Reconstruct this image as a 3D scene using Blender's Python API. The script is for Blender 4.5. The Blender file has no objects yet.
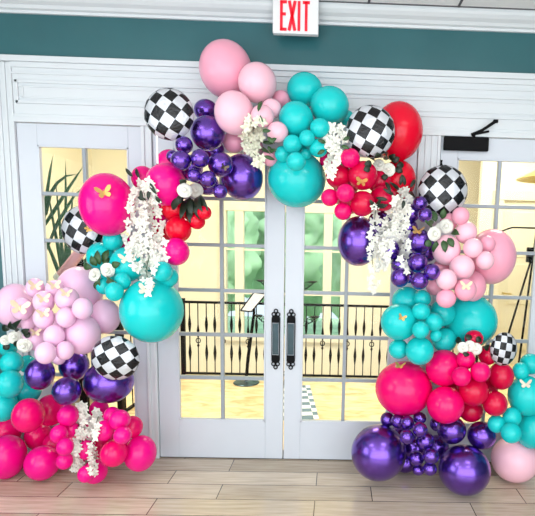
import bpy, bmesh, math, random
from mathutils import Vector, Matrix, noise
S = bpy.context.scene
COL = S.collection
PI = math.pi
# ------------------------------------------------------------------ camera
CAM_LOC = (0.378, -3.598, 1.72)
YAW, PITCH, ROLL = [0.025395, 0.133465, 0.027559]
F_PX, PPX, PPY = 490.0, 80.61, 43.8

cd = bpy.data.cameras.new('camera'); cam = bpy.data.objects.new('camera', cd); COL.objects.link(cam); S.camera = cam
fw = Vector((math.sin(YAW)*math.cos(PITCH), math.cos(YAW)*math.cos(PITCH), -math.sin(PITCH)))
rt = fw.cross(Vector((0, 0, 1))).normalized(); up = rt.cross(fw)
r2 = math.cos(ROLL)*rt + math.sin(ROLL)*up; u2 = -math.sin(ROLL)*rt + math.cos(ROLL)*up
mt = Matrix((r2, u2, -fw)).transposed().to_4x4(); mt.translation = Vector(CAM_LOC)
cam.matrix_world = mt
cd.sensor_fit = 'HORIZONTAL'; cd.sensor_width = 36.0; cd.lens = 36.0*F_PX/535.0
cd.shift_x = -PPX/535.0; cd.shift_y = PPY/535.0; cd.clip_start = 0.05; cd.clip_end = 200
# ------------------------------------------------------------------ light and exposure
vs = S.view_settings
vs.view_transform = 'Standard'; vs.look = 'None'; vs.gamma = 1.0; vs.use_curve_mapping = False
vs.exposure = -0.75
S.cycles.max_bounces = 8; S.cycles.diffuse_bounces = 4; S.cycles.glossy_bounces = 4
S.cycles.transparent_max_bounces = 12; S.cycles.sample_clamp_indirect = 6.0
S.cycles.use_denoising = True
w = bpy.data.worlds.new('sky'); S.world = w; w.use_nodes = True
w.node_tree.nodes['Background'].inputs[0].default_value = (0.80, 0.90, 1.0, 1)
w.node_tree.nodes['Background'].inputs[1].default_value = 2.2
def lamp(name, kind, loc, energy, color=(1, 1, 1), size=None, size_y=None, rot=(0, 0, 0), **k):
    d = bpy.data.lights.new(name, kind); d.energy = energy; d.color = color
    if kind == 'AREA':
        d.shape = 'RECTANGLE' if size_y else 'SQUARE'; d.size = size
        if size_y: d.size_y = size_y
    for a, b in k.items(): setattr(d, a, b)
    o = bpy.data.objects.new(name, d); o.location = loc; o.rotation_euler = rot; COL.objects.link(o); return o
lamp('sun', 'SUN', (0, 0, 20), 5.0, (1, .97, .9), rot=(math.radians(35), math.radians(25), 0), angle=math.radians(1))
# daylight entering through the glazing of the back wall, behind the camera
lamp('window_daylight', 'AREA', (.5, -4.82, 1.6), 270, (.93, .97, 1), 6.8, 2.8, (math.radians(90), 0, 0))
lamp('left_fill_light', 'AREA', (-3.1, -2.6, 1.7), 70, (.93, .97, 1), 1.8, 2.0, (0, math.radians(-90), 0))  # added fill lamp by the solid left wall, brightens the left side
# lay-in ceiling panels of the front room
for lx, ly in ((-1.5, -2.3), (1.6, -2.3), (-1.5, -4.0), (1.6, -4.0)):
    lamp('ceiling_panel_light', 'AREA', (lx, ly, 3.235), 22, (1, .98, .95), 1.1, .5)
# atrium ceiling lights
for lx, ly in ((-2.2, 1.5), (0.3, 2.6), (2.4, 1.5)):
    lamp('atrium_light', 'AREA', (lx, ly, 3.85), 130 if abs(lx) < 1 else 210, (1, .93, .78), 1.2, 1.2)

# ------------------------------------------------------------------ materials
def lin(c):
    return tuple((v/255/12.92 if v/255 <= .04045 else ((v/255+.055)/1.055)**2.4) for v in c)
def mat(name, col, rough=.5, metal=0., spec=.5, coat=0., noise_amt=.04, noise_scale=8., bump=0., bump_scale=60., emis=None, es=0, trans=0., sub=0., aniso=0):
    m = bpy.data.materials.new(name); m.use_nodes = True; nt = m.node_tree; b = nt.nodes['Principled BSDF']
    b.inputs['Roughness'].default_value = rough; b.inputs['Metallic'].default_value = metal
    b.inputs['Specular IOR Level'].default_value = spec; b.inputs['Coat Weight'].default_value = coat
    b.inputs['Coat Roughness'].default_value = .08
    tc = nt.nodes.new('ShaderNodeTexCoord')
    nz = nt.nodes.new('ShaderNodeTexNoise'); nz.inputs['Scale'].default_value = noise_scale; nz.inputs['Detail'].default_value = 4
    nt.links.new(tc.outputs['Object'], nz.inputs['Vector'])
    mx = nt.nodes.new('ShaderNodeMix'); mx.data_type = 'RGBA'
    mx.inputs['A'].default_value = (*[max(0, c*(1-noise_amt)) for c in col], 1)
    mx.inputs['B'].default_value = (*[min(1, c*(1+noise_amt)) for c in col], 1)
    nt.links.new(nz.outputs['Fac'], mx.inputs['Factor']); nt.links.new(mx.outputs['Result'], b.inputs['Base Color'])
    if bump:
        n2 = nt.nodes.new('ShaderNodeTexNoise'); n2.inputs['Scale'].default_value = bump_scale
        nt.links.new(tc.outputs['Object'], n2.inputs['Vector'])
        bp = nt.nodes.new('ShaderNodeBump'); bp.inputs['Strength'].default_value = bump; bp.inputs['Distance'].default_value = .01
        nt.links.new(n2.outputs['Fac'], bp.inputs['Height']); nt.links.new(bp.outputs['Normal'], b.inputs['Normal'])
    if emis: b.inputs['Emission Color'].default_value = (*emis, 1); b.inputs['Emission Strength'].default_value = es
    return m
M = {}
M['white'] = mat('white_gloss_paint', (.66, .70, .73), .35, noise_amt=.015)
M['door'] = mat('white_door_paint', (.60, .64, .70), .32, noise_amt=.02)
M['muntin'] = mat('shaded_muntin_paint', (.30, .34, .38), .3)  # muntins' backlit shade is put into this colour, darker than the doors
M['teal'] = mat('teal_wall_paint', lin((44, 97, 103)), .28, spec=.6, noise_amt=.22, noise_scale=1.6)  # broad colour noise imitates light and dark reflections on the glossy wall
M['cream'] = mat('cream_wall_paint', (.87, .81, .65), .7, noise_amt=.03)
M['black'] = mat('black_metal', (.004, .004, .005), .55, spec=.1)
M['iron'] = mat('wrought_iron', (.006, .006, .007), .55, spec=.15, bump=.2)
M['gold'] = mat('gold_foil_paper', (.80, .50, .16), .35, metal=.55, noise_amt=.2, noise_scale=60)
M['palegold'] = mat('pale_gold_paper', (.92, .72, .50), .45, metal=.25, noise_amt=.15, noise_scale=60)
M['rim'] = mat('foil_rim', (.22, .22, .24), .3, metal=.5)
M['bronze'] = mat('bronze_foil_paper', (.10, .07, .05), .35, metal=.6, noise_amt=.2)
M['creampaper'] = mat('cream_foil_paper', (.80, .74, .60), .5, noise_amt=.15, noise_scale=60)
M['petal'] = mat('white_petal_silk', (.84, .84, .76), .7, noise_amt=.06, noise_scale=50)
M['creampetal'] = mat('cream_petal_silk', (.88, .88, .70), .7, noise_amt=.08, noise_scale=50)
M['leaf'] = mat('green_silk_leaf', (.030, .085, .022), .45, noise_amt=.6, noise_scale=30)
M['darkleaf'] = mat('dark_silk_leaf', (.010, .022, .010), .45, noise_amt=.5, noise_scale=30)
M['plant'] = mat('dracaena_leaf', (.06, .17, .08), .4, noise_amt=.5, noise_scale=12)
M['steelglass'] = mat('brushed_pull_inset', (.045, .075, .09), .3, metal=.6, noise_amt=.3, noise_scale=25)
M['exitwhite'] = mat('exit_sign_housing', (.84, .85, .86), .4, noise_amt=.01)
M['exitred'] = mat('exit_sign_red_letters', (.85, .01, .035), .4, emis=(.9, .01, .03), es=.35)
M['paper'] = mat('printed_sign_paper', (.82, .78, .80), .5, noise_amt=.1, noise_scale=14)
M['brass'] = mat('brass_shade', (.55, .42, .12), .35, metal=.7)
M['hedge'] = mat('hedge_leaf', (.45, .72, .42), .7, noise_amt=.5, noise_scale=2.5)
M['terracotta'] = mat('planter_clay', (.45, .35, .26), .7)
M['pinkwrap'] = mat('dusty_pink_wrap', (.66, .33, .38), .6, noise_amt=.15)
M['ceil'] = mat('ceiling_tile', (.90, .91, .92), .85, bump=.25, bump_scale=180)
M['grid'] = mat('ceiling_tile_joint', (.10, .10, .11), .6)
M['rubber'] = mat('dark_threshold', (.02, .02, .022), .5)
M['ribbon'] = mat('white_ribbon', (.85, .85, .83), .5)
M['diffuser'] = mat('light_diffuser', (.9, .9, .9), .5, emis=(1, .98, .95), es=3.0)
LATEX = dict(Q=('blush_pink_latex', lin((246, 192, 208))),
 P=('light_pink_latex', lin((242, 166, 189))), K=('pale_pink_latex', lin((243, 196, 226))), M=('fuchsia_latex', lin((236, 4, 106))),
 F=('hot_pink_latex', lin((240, 8, 134))), R=('crimson_latex', lin((224, 4, 44))), D=('raspberry_latex', lin((205, 4, 62))), T=('turquoise_latex', lin((22, 196, 196))))
for k, (n, c) in LATEX.items():
    M['L'+k] = mat(n, c, .22, spec=.35, noise_amt=.03, noise_scale=.8)
M['LV'] = mat('chrome_purple_latex', (.15, .06, .43), .27, metal=.95, coat=.5, noise_amt=.12, noise_scale=3)

def glass_mat():
    m = bpy.data.materials.new('clear_pane_glass'); m.use_nodes = True; nt = m.node_tree
    nt.nodes.remove(nt.nodes['Principled BSDF']); out = nt.nodes['Material Output']
    t = nt.nodes.new('ShaderNodeBsdfTransparent'); t.inputs[0].default_value = (.96, .98, .98, 1)
    g = nt.nodes.new('ShaderNodeBsdfGlossy'); g.inputs['Roughness'].default_value = .02
    f = nt.nodes.new('ShaderNodeFresnel'); f.inputs[0].default_value = 1.16
    mx = nt.nodes.new('ShaderNodeMixShader')
    nt.links.new(f.outputs[0], mx.inputs[0]); nt.links.new(t.outputs[0], mx.inputs[1]); nt.links.new(g.outputs[0], mx.inputs[2])
    nt.links.new(mx.outputs[0], out.inputs[0]); return m
M['glass'] = glass_mat()
def plank_mat():
    m = bpy.data.materials.new('grey_oak_planks'); m.use_nodes = True; nt = m.node_tree; b = nt.nodes['Principled BSDF']
    tc = nt.nodes.new('ShaderNodeTexCoord'); mp = nt.nodes.new('ShaderNodeMapping')
    mp.inputs['Location'].default_value = (.37, .022, 0)
    nt.links.new(tc.outputs['Object'], mp.inputs['Vector'])
    br = nt.nodes.new('ShaderNodeTexBrick'); br.inputs['Scale'].default_value = 1
    br.inputs['Brick Width'].default_value = 1.02; br.inputs['Row Height'].default_value = .19
    br.inputs['Mortar Size'].default_value = .0028; br.offset = .37; br.inputs['Bias'].default_value = 0
    br.inputs['Color1'].default_value = (*lin((184, 168, 144)), 1); br.inputs['Color2'].default_value = (*lin((222, 208, 188)), 1)
    br.inputs['Mortar'].default_value = (.05, .04, .03, 1)
    nt.links.new(mp.outputs[0], br.inputs['Vector'])
    st = nt.nodes.new('ShaderNodeMapping'); st.inputs['Scale'].default_value = (1.2, 14, 1); nt.links.new(tc.outputs['Object'], st.inputs['Vector'])
    nz = nt.nodes.new('ShaderNodeTexNoise'); nz.inputs['Scale'].default_value = 3; nz.inputs['Detail'].default_value = 6; nt.links.new(st.outputs[0], nz.inputs['Vector'])
    rp = nt.nodes.new('ShaderNodeValToRGB'); rp.color_ramp.elements[0].position = .3; rp.color_ramp.elements[0].color = (.72, .68, .64, 1); rp.color_ramp.elements[1].position = .7; rp.color_ramp.elements[1].color = (1, 1, 1, 1)
    nt.links.new(nz.outputs['Fac'], rp.inputs[0])
    mx = nt.nodes.new('ShaderNodeMix'); mx.data_type = 'RGBA'; mx.blend_type = 'MULTIPLY'; mx.inputs['Factor'].default_value = 1
    nt.links.new(br.outputs['Color'], mx.inputs['A']); nt.links.new(rp.outputs[0], mx.inputs['B']); nt.links.new(mx.outputs['Result'], b.inputs['Base Color'])
    b.inputs['Roughness'].default_value = .16; b.inputs['Specular IOR Level'].default_value = .7
    return m
M['planks'] = plank_mat()
def marble_mat():
    m = bpy.data.materials.new('tan_stone_tiles'); m.use_nodes = True; nt = m.node_tree; b = nt.nodes['Principled BSDF']
    tc = nt.nodes.new('ShaderNodeTexCoord')
    st = nt.nodes.new('ShaderNodeMapping'); st.inputs['Scale'].default_value = (1.0, 2.6, 1); st.inputs['Rotation'].default_value = (0, 0, .3); nt.links.new(tc.outputs['Object'], st.inputs['Vector'])
    nz = nt.nodes.new('ShaderNodeTexNoise'); nz.inputs['Scale'].default_value = 3.2; nz.inputs['Detail'].default_value = 8; nz.inputs['Distortion'].default_value = 1.4
    nt.links.new(st.outputs[0], nz.inputs['Vector'])
    rp = nt.nodes.new('ShaderNodeValToRGB'); e = rp.color_ramp.elements
    e[0].position = .3; e[0].color = (*lin((206, 168, 112)), 1); e[1].position = .62; e[1].color = (*lin((245, 226, 180)), 1)
    nt.links.new(nz.outputs['Fac'], rp.inputs[0]); nt.links.new(rp.outputs[0], b.inputs['Base Color'])
    b.inputs['Roughness'].default_value = .3; return m
M['marble'] = marble_mat()
def checker_mat(name, c1, c2, scale, rough, metal, uv=True, spec=.5):
    m = bpy.data.materials.new(name); m.use_nodes = True; nt = m.node_tree; b = nt.nodes['Principled BSDF']
    tc = nt.nodes.new('ShaderNodeTexCoord'); ck = nt.nodes.new('ShaderNodeTexChecker'); ck.inputs['Scale'].default_value = scale
    ck.inputs['Color1'].default_value = (*c1, 1); ck.inputs['Color2'].default_value = (*c2, 1)
    nt.links.new(tc.outputs['UV' if uv else 'Object'], ck.inputs['Vector']); nt.links.new(ck.outputs['Color'], b.inputs['Base Color'])
    n2 = nt.nodes.new('ShaderNodeTexNoise'); n2.inputs['Scale'].default_value = 9; nt.links.new(tc.outputs['Object'], n2.inputs['Vector'])
    bp = nt.nodes.new('ShaderNodeBump'); bp.inputs['Strength'].default_value = .35; bp.inputs['Distance'].default_value = .02
    nt.links.new(n2.outputs['Fac'], bp.inputs['Height']); nt.links.new(bp.outputs['Normal'], b.inputs['Normal'])
    b.inputs['Roughness'].default_value = rough; b.inputs['Metallic'].default_value = metal; b.inputs['Specular IOR Level'].default_value = spec; return m
M['foil'] = checker_mat('checkered_foil', (.008, .008, .010), (.62, .64, .69), 4.3, .22, .25)
M['mat'] = checker_mat('checkered_runner', (.14, .22, .28), (.80, .84, .88), 2.0, .8, 0)

# ------------------------------------------------------------------ mesh helpers
def obj(name, bm, m, parent=None, smooth=False, loc=None, bevel=0):
    me = bpy.data.meshes.new(name); bmesh.ops.recalc_face_normals(bm, faces=bm.faces[:]); bm.to_mesh(me); bm.free()
    if m: me.materials.append(M[m] if isinstance(m, str) else m)
    if smooth:
        for f in me.polygons: f.use_smooth = True
    o = bpy.data.objects.new(name, me); COL.objects.link(o)
    if parent: o.parent = parent
    if loc: o.location = loc
    if bevel:
        md = o.modifiers.new('edge', 'BEVEL'); md.width = bevel; md.segments = 2; md.limit_method = 'ANGLE'
    return o
def box(bm, x0, x1, y0, y1, z0, z1):
    vs_ = [bm.verts.new(v) for v in ((x0,y0,z0),(x1,y0,z0),(x1,y1,z0),(x0,y1,z0),(x0,y0,z1),(x1,y0,z1),(x1,y1,z1),(x0,y1,z1))]
    for f in ((0,3,2,1),(4,5,6,7),(0,1,5,4),(1,2,6,5),(2,3,7,6),(3,0,4,7)): bm.faces.new([vs_[i] for i in f])
    return vs_
def tube(bm, pts, rad, seg=8, caps=True):
    pts = [Vector(p) for p in pts]; rings = []
    rads = rad if isinstance(rad, (list, tuple)) else [rad]*len(pts)
    ref = Vector((0.13, 0.21, 0.97))
    for i, p in enumerate(pts):
        d = (pts[min(i+1, len(pts)-1)] - pts[max(i-1, 0)]).normalized()
        a = d.cross(ref)
        if a.length < .05: a = d.cross(Vector((1, 0, 0)))
        a.normalize(); b = d.cross(a)
        rings.append([bm.verts.new(p + (a*math.cos(2*PI*k/seg) + b*math.sin(2*PI*k/seg))*rads[i]) for k in range(seg)])
    for r0, r1 in zip(rings, rings[1:]):
        for k in range(seg): bm.faces.new((r0[k], r0[(k+1) % seg], r1[(k+1) % seg], r1[k]))
    if caps: bm.faces.new(rings[0]); bm.faces.new(rings[-1][::-1])
def lathe(bm, prof, seg=24, axis='z', org=(0, 0, 0)):
    org = Vector(org); rings = []
    for r, h in prof:
        ring = []
        for k in range(seg):
            a = 2*PI*k/seg; c, s = r*math.cos(a), r*math.sin(a)
            v = (c, s, h) if axis == 'z' else (c, h, s) if axis == 'y' else (h, c, s)
            ring.append(bm.verts.new(org+Vector(v)))
        rings.append(ring)
    for r0, r1 in zip(rings, rings[1:]):
        for k in range(seg): bm.faces.new((r0[k], r0[(k+1) % seg], r1[(k+1) % seg], r1[k]))
    bm.faces.new(rings[0]); bm.faces.new(rings[-1][::-1])
def prism(bm, poly, y0, y1):
    a = [bm.verts.new((x, y0, z)) for x, z in poly]; b = [bm.verts.new((x, y1, z)) for x, z in poly]
    bm.faces.new(a); bm.faces.new(b[::-1])
    for i in range(len(a)):
        j = (i+1) % len(a); bm.faces.new((a[i], b[i], b[j], a[j]))
def tag(o, label, cat, group=None):
    o['label'] = label; o['category'] = cat
    if group: o['group'] = group
    return o
def thing(name, label, cat, loc=(0, 0, 0), group=None):
    o = bpy.data.objects.new(name, None); o.empty_display_size = .1; COL.objects.link(o); o.location = loc
    return tag(o, label, cat, group)
def struct(name, bm, m, **k):
    o = obj(name, bm, m, **k)
    if not o.parent: o['kind'] = 'structure'
    return o
def sempty(name, loc=(0, 0, 0)):
    o = bpy.data.objects.new(name, None); COL.objects.link(o); o.location = loc; o['kind'] = 'structure'; return o
def B(): return bmesh.new()
def bx(name, dims, m, parent=None, **k):
    bm = B(); box(bm, *dims)
    return obj(name, bm, m, parent, **k)
def sbx(name, dims, m, bevel=0):
    bm = B(); box(bm, *dims); return struct(name, bm, m, bevel=bevel)

# ------------------------------------------------------------------ the front room
XL, XR, YB, ZC = -3.2, 4.2, -4.9, 3.26
bm = B(); box(bm, XL, XR, YB, .02, -.12, 0); struct('floor', bm, 'planks')
bm = B(); box(bm, XL, XR, YB, .2, ZC, ZC+.1)
struct('ceiling', bm, 'ceil')
bm = B()   # joints of the lay-in ceiling
for i in range(13): box(bm, -3.05+i*.6-.008, -3.05+i*.6+.008, YB, -.1, ZC-.004, ZC+.002)
for j in range(8): box(bm, XL, XR, -.105-j*.6-.008, -.105-j*.6+.008, ZC-.004, ZC+.002)
struct('trim_ceiling_joints', bm, 'grid')
# door wall: teal plaster round the opening
bm = B()
box(bm, XL, -1.9, 0, .16, 0, 2.6); box(bm, 1.99, XR, 0, .16, 0, 2.6); box(bm, XL, XR, 0, .16, 2.46, ZC)
struct('wall_front', bm, 'teal')
sbx('wall_left', (XL-.12, XL, YB, .16, 0, ZC), 'teal')
sbx('wall_right', (XR, XR+.12, YB, .16, 0, ZC), 'teal')
bm = B()
xs = [XL, -2.85, -.68, -.58, 1.45, 1.55, 3.65, XR]
for i in range(0, 8, 2): box(bm, xs[i], xs[i+1], YB-.15, YB, 0, ZC)
for i in range(1, 7, 2): box(bm, xs[i], xs[i+1], YB-.15, YB, 0, .35); box(bm, xs[i], xs[i+1], YB-.15, YB, 2.95, ZC)
struct('wall_back', bm, 'cream')
# crown moulding
bm = B()
prof = [(0, 3.15), (-.018, 3.15), (-.024, 3.165), (-.04, 3.172), (-.052, 3.19), (-.075, 3.205), (-.092, 3.225), (-.10, 3.24), (-.10, ZC), (0, ZC)]
a = [bm.verts.new((XL, y, z)) for y, z in prof]; b = [bm.verts.new((XR, y, z)) for y, z in prof]
bm.faces.new(a); bm.faces.new(b[::-1])
for i in range(len(a)): bm.faces.new((a[i], b[i], b[(i+1) % len(a)], a[(i+1) % len(a)]))
struct('trim_crown', bm, 'white')
# white panelled header over the doors
HX0, HX1 = -1.875, 1.99
bm = B()
box(bm, HX0, HX1, -.018, 0, 2.46, 2.86)
box(bm, HX0-.155, HX1+.14, -.045, 0, 2.835, 2.873)      # cap
box(bm, HX0, HX1, -.03, 0, 2.80, 2.835)
box(bm, HX0, HX1, -.026, -.018, 2.758, 2.772)     # outer line
box(bm, -1.875, 1.99, -.034, 0, 2.44, 2.475)               # ledge over the doors
box(bm, -1.875, 1.99, -.028, 0, 2.475, 2.495)
for z0, z1, y in ((2.565, 2.585, -.03), (2.70, 2.72, -.03), (2.60, 2.612, -.024), (2.673, 2.685, -.024)): box(bm, -1.855, 1.94, y, -.018, z0, z1)
for x0, x1, y in ((-1.855, -1.835, -.03), (1.92, 1.94, -.03)): box(bm, x0, x1, y, -.018, 2.565, 2.72)
for x0, x1, y in ((-1.812, -1.80, -.024), (1.89, 1.90, -.024)): box(bm, x0, x1, y, -.018, 2.60, 2.685)
struct('trim_door_header', bm, 'white', bevel=.003)
def casing(name, x0, x1, flutes=3, z1=2.44):
    bm = B(); box(bm, x0, x1, -.018, .10, 0, z1)
    n = flutes; w_ = (x1-x0)/(2*n+1)
    for i in range(n+1): box(bm, x0+2*i*w_, x0+2*i*w_+w_, -.028, -.018, 0, z1)
    return struct(name, bm, 'white', bevel=.003)
casing('trim_1', -2.02, -1.875, 3, 2.833); casing('trim_2', -1.01, -.937, 1); casing('trim_3', .937, 1.095, 3); casing('trim_4', 1.99, 2.12, 3, 2.833)
sbx('trim_threshold', (-1.875, 1.99, -.005, .14, 0, .010), 'rubber')
sbx('baseboard_left', (XL, -2.02, -.02, 0, 0, .14), 'white', .004)
sbx('baseboard_right', (2.12, XR, -.02, 0, 0, .14), 'white', .004)

# ------------------------------------------------------------------ doors
def door(name, x0, x1, gx0, gx1, mx, top=2.446, sweep=True):
    d = sempty(name, ((x0+x1)/2, .022, -.008)); cx = (x0+x1)/2
    def R(a, b): return a-cx, b-cx
    y0, y1 = -.03, .015
    bm = B()
    a, b = R(x0, gx0); box(bm, a, b, y0, y1, .014, top)
    a, b = R(gx1, x1); box(bm, a, b, y0, y1, .014, top)
    a, b = R(gx0, gx1); box(bm, a, b, y0, y1, .014, .31); box(bm, a, b, y0, y1, 2.30, top)
    obj('door_frame', bm, 'door', d, bevel=.003)
    bm = B(); gl = .012                                    # glazing bead round the glass
    a, b = R(gx0, gx1)
    box(bm, a, a+gl, y0-.004, y0+.03, .31, 2.30); box(bm, b-gl, b, y0-.004, y0+.03, .31, 2.30)
    box(bm, a, b, y0-.004, y0+.03, .31, .31+gl); box(bm, a, b, y0-.004, y0+.03, 2.30-gl, 2.30)
    obj('glazing_bead', bm, 'door', d, bevel=.002)
    bm = B()
    for m_ in mx: box(bm, m_-cx-.013, m_-cx+.013, y0+.004, y1-.004, .31, 2.30)
    for k in range(1, 6):
        z = .31+k*.3317; box(bm, a, b, y0+.006, y1-.006, z-.013, z+.013)
    obj('muntin_grid', bm, 'muntin', d, bevel=.004)
    bx('glass_pane', (a+.002, b-.002, y0+.018, y0+.024, .312, 2.298), 'glass', d)
    return d
d1 = door('door_1', -1.872, -1.012, -1.735, -1.105, [-1.42])
d2 = door('door_2', -.934, -.004, -.79, -.137, [-.461])
d3 = door('door_3', .004, .934, .128, .79, [.453])
d4 = door('door_4', 1.10, 1.985, 1.222, 1.85, [1.535])
def handle(d, x):
    cx = d.location.x
    h = bpy.data.objects.new('handle_plate', None)
    bm = B()
    def outline(sx, sz):
        pts = []
        half = [(.031, 0), (.031, .160), (.024, .178), (.010, .178), (.004, .190)]
        for px, pz in half: pts.append((px*sx, pz*sz))
        r = pts + [(-px, pz) for px, pz in pts[::-1]]
        r += [(-px, -pz) for px, pz in pts[1:]] + [(px, -pz) for px, pz in pts[1:][::-1]]
        return r
    prism(bm, outline(1, 1), -.045, -.03)
    p = obj('handle_plate', bm, 'black', d, loc=(x-cx, 0, .953)); p['label'] = 'black ornate push plate'
    bm = B()
    for sgn in (-1, 1):
        for q in (-1, 1):   # scroll rings
            cxr, cz = q*.016, sgn*.188
            tube(bm, [(cxr+.013*math.cos(t), -.040, cz+.013*math.sin(t)) for t in [2*PI*i/12 for i in range(13)]], .0045, 6)
        tube(bm, [(.013*math.cos(t), -.040, sgn*.213+.013*math.sin(t)) for t in [2*PI*i/12 for i in range(13)]], .0045, 6)
    obj('scroll_ornament', bm, 'iron', p)
    bm = B(); box(bm, -.022, .022, -.052, -.044, -.112, .122); i_ = obj('pull_inset', bm, 'steelglass', p, bevel=.003); i_['label'] = 'brushed grey inset'
    bm = B()
    for a in ((-.025, -.022), (.022, .025)): box(bm, a[0], a[1], -.055, -.044, -.115, .125)
    box(bm, -.025, .025, -.055, -.044, .122, .126); box(bm, -.025, .025, -.055, -.044, -.116, -.112)
    obj('inset_frame', bm, 'muntin', p)
    if 0: COL.objects.link(h)
handle(d2, -.061); handle(d3, .052)
# door closer on the right side door
t = thing('door_closer', 'black hydraulic door closer with arm on the right side door', 'door closer', (1.265, 0, 2.39))
bx('closer_body', (-.155, .165, -.055, -.032, -.052, .045), 'black', t, bevel=.008)
bm = B(); tube(bm, [(.06, -.03, .045), (.06, -.03, .065)], .012); tube(bm, [(.04, -.035, .06), (.11, -.06, .09), (.19, -.09, .145)], [.012, .010, .012]); box(bm, .175, .205, -.10, -.08, .135, .155)
obj('closer_arm', bm, 'black', t)
bm = B(); tube(bm, [(.06, -.035, .065), (.16, -.05, .085)], .008); obj('closer_linkage', bm, 'black', t)
# ------------------------------------------------------------------ exit sign
t = thing('exit_sign', 'white box sign reading EXIT in red on the crown moulding', 'sign', (.070, -.135, 3.135))
bx('housing', (-.15, .15, -.024, .02, -.105, .13), 'exitwhite', t, bevel=.006)
bx('mounting_neck', (-.05, .05, -.01, .03, .125, .14), 'exitwhite', t)
bm = B()
def strokes(bm, segs, ox):
    for x0, z0, x1, z1, wd in segs:
        d = Vector((x1-x0, 0, z1-z0)); n = Vector((-d.z, 0, d.x)).normalized()*wd/2; q = []
        for y in (-.029, -.023):
            q.append([bm.verts.new((ox+x0+n.x, y, z0+n.z)), bm.verts.new((ox+x1+n.x, y, z1+n.z)), bm.verts.new((ox+x1-n.x, y, z1-n.z)), bm.verts.new((ox+x0-n.x, y, z0-n.z))])
        bm.faces.new(q[0]); bm.faces.new(q[1][::-1])
        for i in range(4): bm.faces.new((q[0][i], q[1][i], q[1][(i+1) % 4], q[0][(i+1) % 4]))
zb, zt, wd = -.088, .094, .0175
LET = {'E': [(.007, zb, .007, zt, wd), (0, zt-.007, .042, zt-.007, wd), (0, zb+.007, .042, zb+.007, wd), (.007, .013, .036, .013, wd)],
       'X': [(.004, zb, .042, zt, wd+.002), (.042, zb, .004, zt, wd+.002)],
       'I': [(.007, zb, .007, zt, wd)],
       'T': [(.023, zb, .023, zt, wd), (0, zt-.007, .046, zt-.007, wd)]}
for ch, ox in (('E', -.100), ('X', -.046), ('I', .015), ('T', .046)):
    bm = B(); strokes(bm, LET[ch], ox); o = obj('letter', bm, 'exitred', t); o['label'] = 'red letter ' + ch

# ------------------------------------------------------------------ the atrium beyond the doors
AX0, AX1, AY, AZ = -3.6, 4.4, 4.6, 3.95
sbx('floor_atrium', (AX0, AX1, .16, 2.3, -.12, 0), 'marble')
sbx('floor_atrium_lower', (AX0, AX1, 2.3, AY, -1.62, -1.5), 'marble')
sbx('ceiling_atrium', (AX0, AX1, .16, AY+.2, AZ, AZ+.1), 'cream')
sbx('wall_atrium_left', (AX0-.12, AX0, .16, AY+.2, -1.6, AZ), 'cream')
sbx('wall_atrium_right', (AX1, AX1+.12, .16, AY+.2, -1.6, AZ), 'cream')
sbx('wall_atrium_front', (AX0, AX1, .10, .16, ZC, AZ), 'cream')
WX0, WX1, WZ0, WZ1 = -1.50, .50, -.02, 2.14
bm = B(); box(bm, AX0, WX0, AY, AY+.2, -1.6, AZ); box(bm, WX1, AX1, AY, AY+.2, -1.6, AZ); box(bm, WX0, WX1, AY, AY+.2, -1.6, WZ0); box(bm, WX0, WX1, AY, AY+.2, WZ1, AZ)
struct('wall_atrium_back', bm, 'cream')
wn = sempty('window_1', ((WX0+WX1)/2, AY, 0)); hw = (WX1-WX0)/2
bm = B(); box(bm, -hw-.06, -hw+.05, -.05, .1, WZ0+.04, WZ1-.06); box(bm, hw-.05, hw+.06, -.05, .1, WZ0+.04, WZ1-.06); box(bm, -hw-.07, hw+.07, -.055, .1, WZ1-.06, WZ1+.06); box(bm, -hw-.07, hw+.07, -.07, .1, WZ0-.06, WZ0+.04)
obj('window_frame', bm, 'cream', wn, bevel=.004)
bm = B()
for c in (-.735, .725): box(bm, c-.07, c+.07, -.04, .08, WZ0, WZ1)
for z in (.72, 1.45): box(bm, -hw, hw, -.02, .06, z-.012, z+.012)
obj('window_bar', bm, 'cream', wn); bx('window_glass', (-hw+.03, hw-.03, .03, .036, WZ0+.03, WZ1-.04), 'glass', wn)
# hall door panel on the right atrium wall region
t2 = sempty('door_5', (3.15, 3.05, 0))
bm = B(); box(bm, -.55, .55, 0, .05, 0, 2.25)
for (a, b, c, d) in ((-.42, -.06, 1.5, 2.1), (.06, .42, 1.5, 2.1), (-.42, -.06, .85, 1.4), (.06, .42, .85, 1.4), (-.42, -.06, .2, .75), (.06, .42, .2, .75)):
    box(bm, a, b, -.012, 0, c, d)
obj('door_leaf', bm, 'cream', t2, bevel=.008)
bm = B(); box(bm, -.68, -.55, -.03, .05, 0, 2.25); box(bm, .55, .68, -.03, .05, 0, 2.25); box(bm, -.69, .69, -.035, .05, 2.251, 2.38); obj('door_casing', bm, 'cream', t2, bevel=.006)
bm = B(); tube(bm, [(-.48, -.06, 1.0), (-.38, -.06, 1.0)], .012); tube(bm, [(-.48, -.06, 1.0), (-.48, .0, 1.0)], .014); obj('door_handle', bm, 'brass', t2)
bm = B(); box(bm, 2.3, AX1, 3.105, 3.2, -1.5, AZ); struct('wall_atrium_partition', bm, 'cream')
sbx('floor_atrium_right', (2.3, AX1, 2.3, 3.05, -.12, 0), 'marble')

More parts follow.
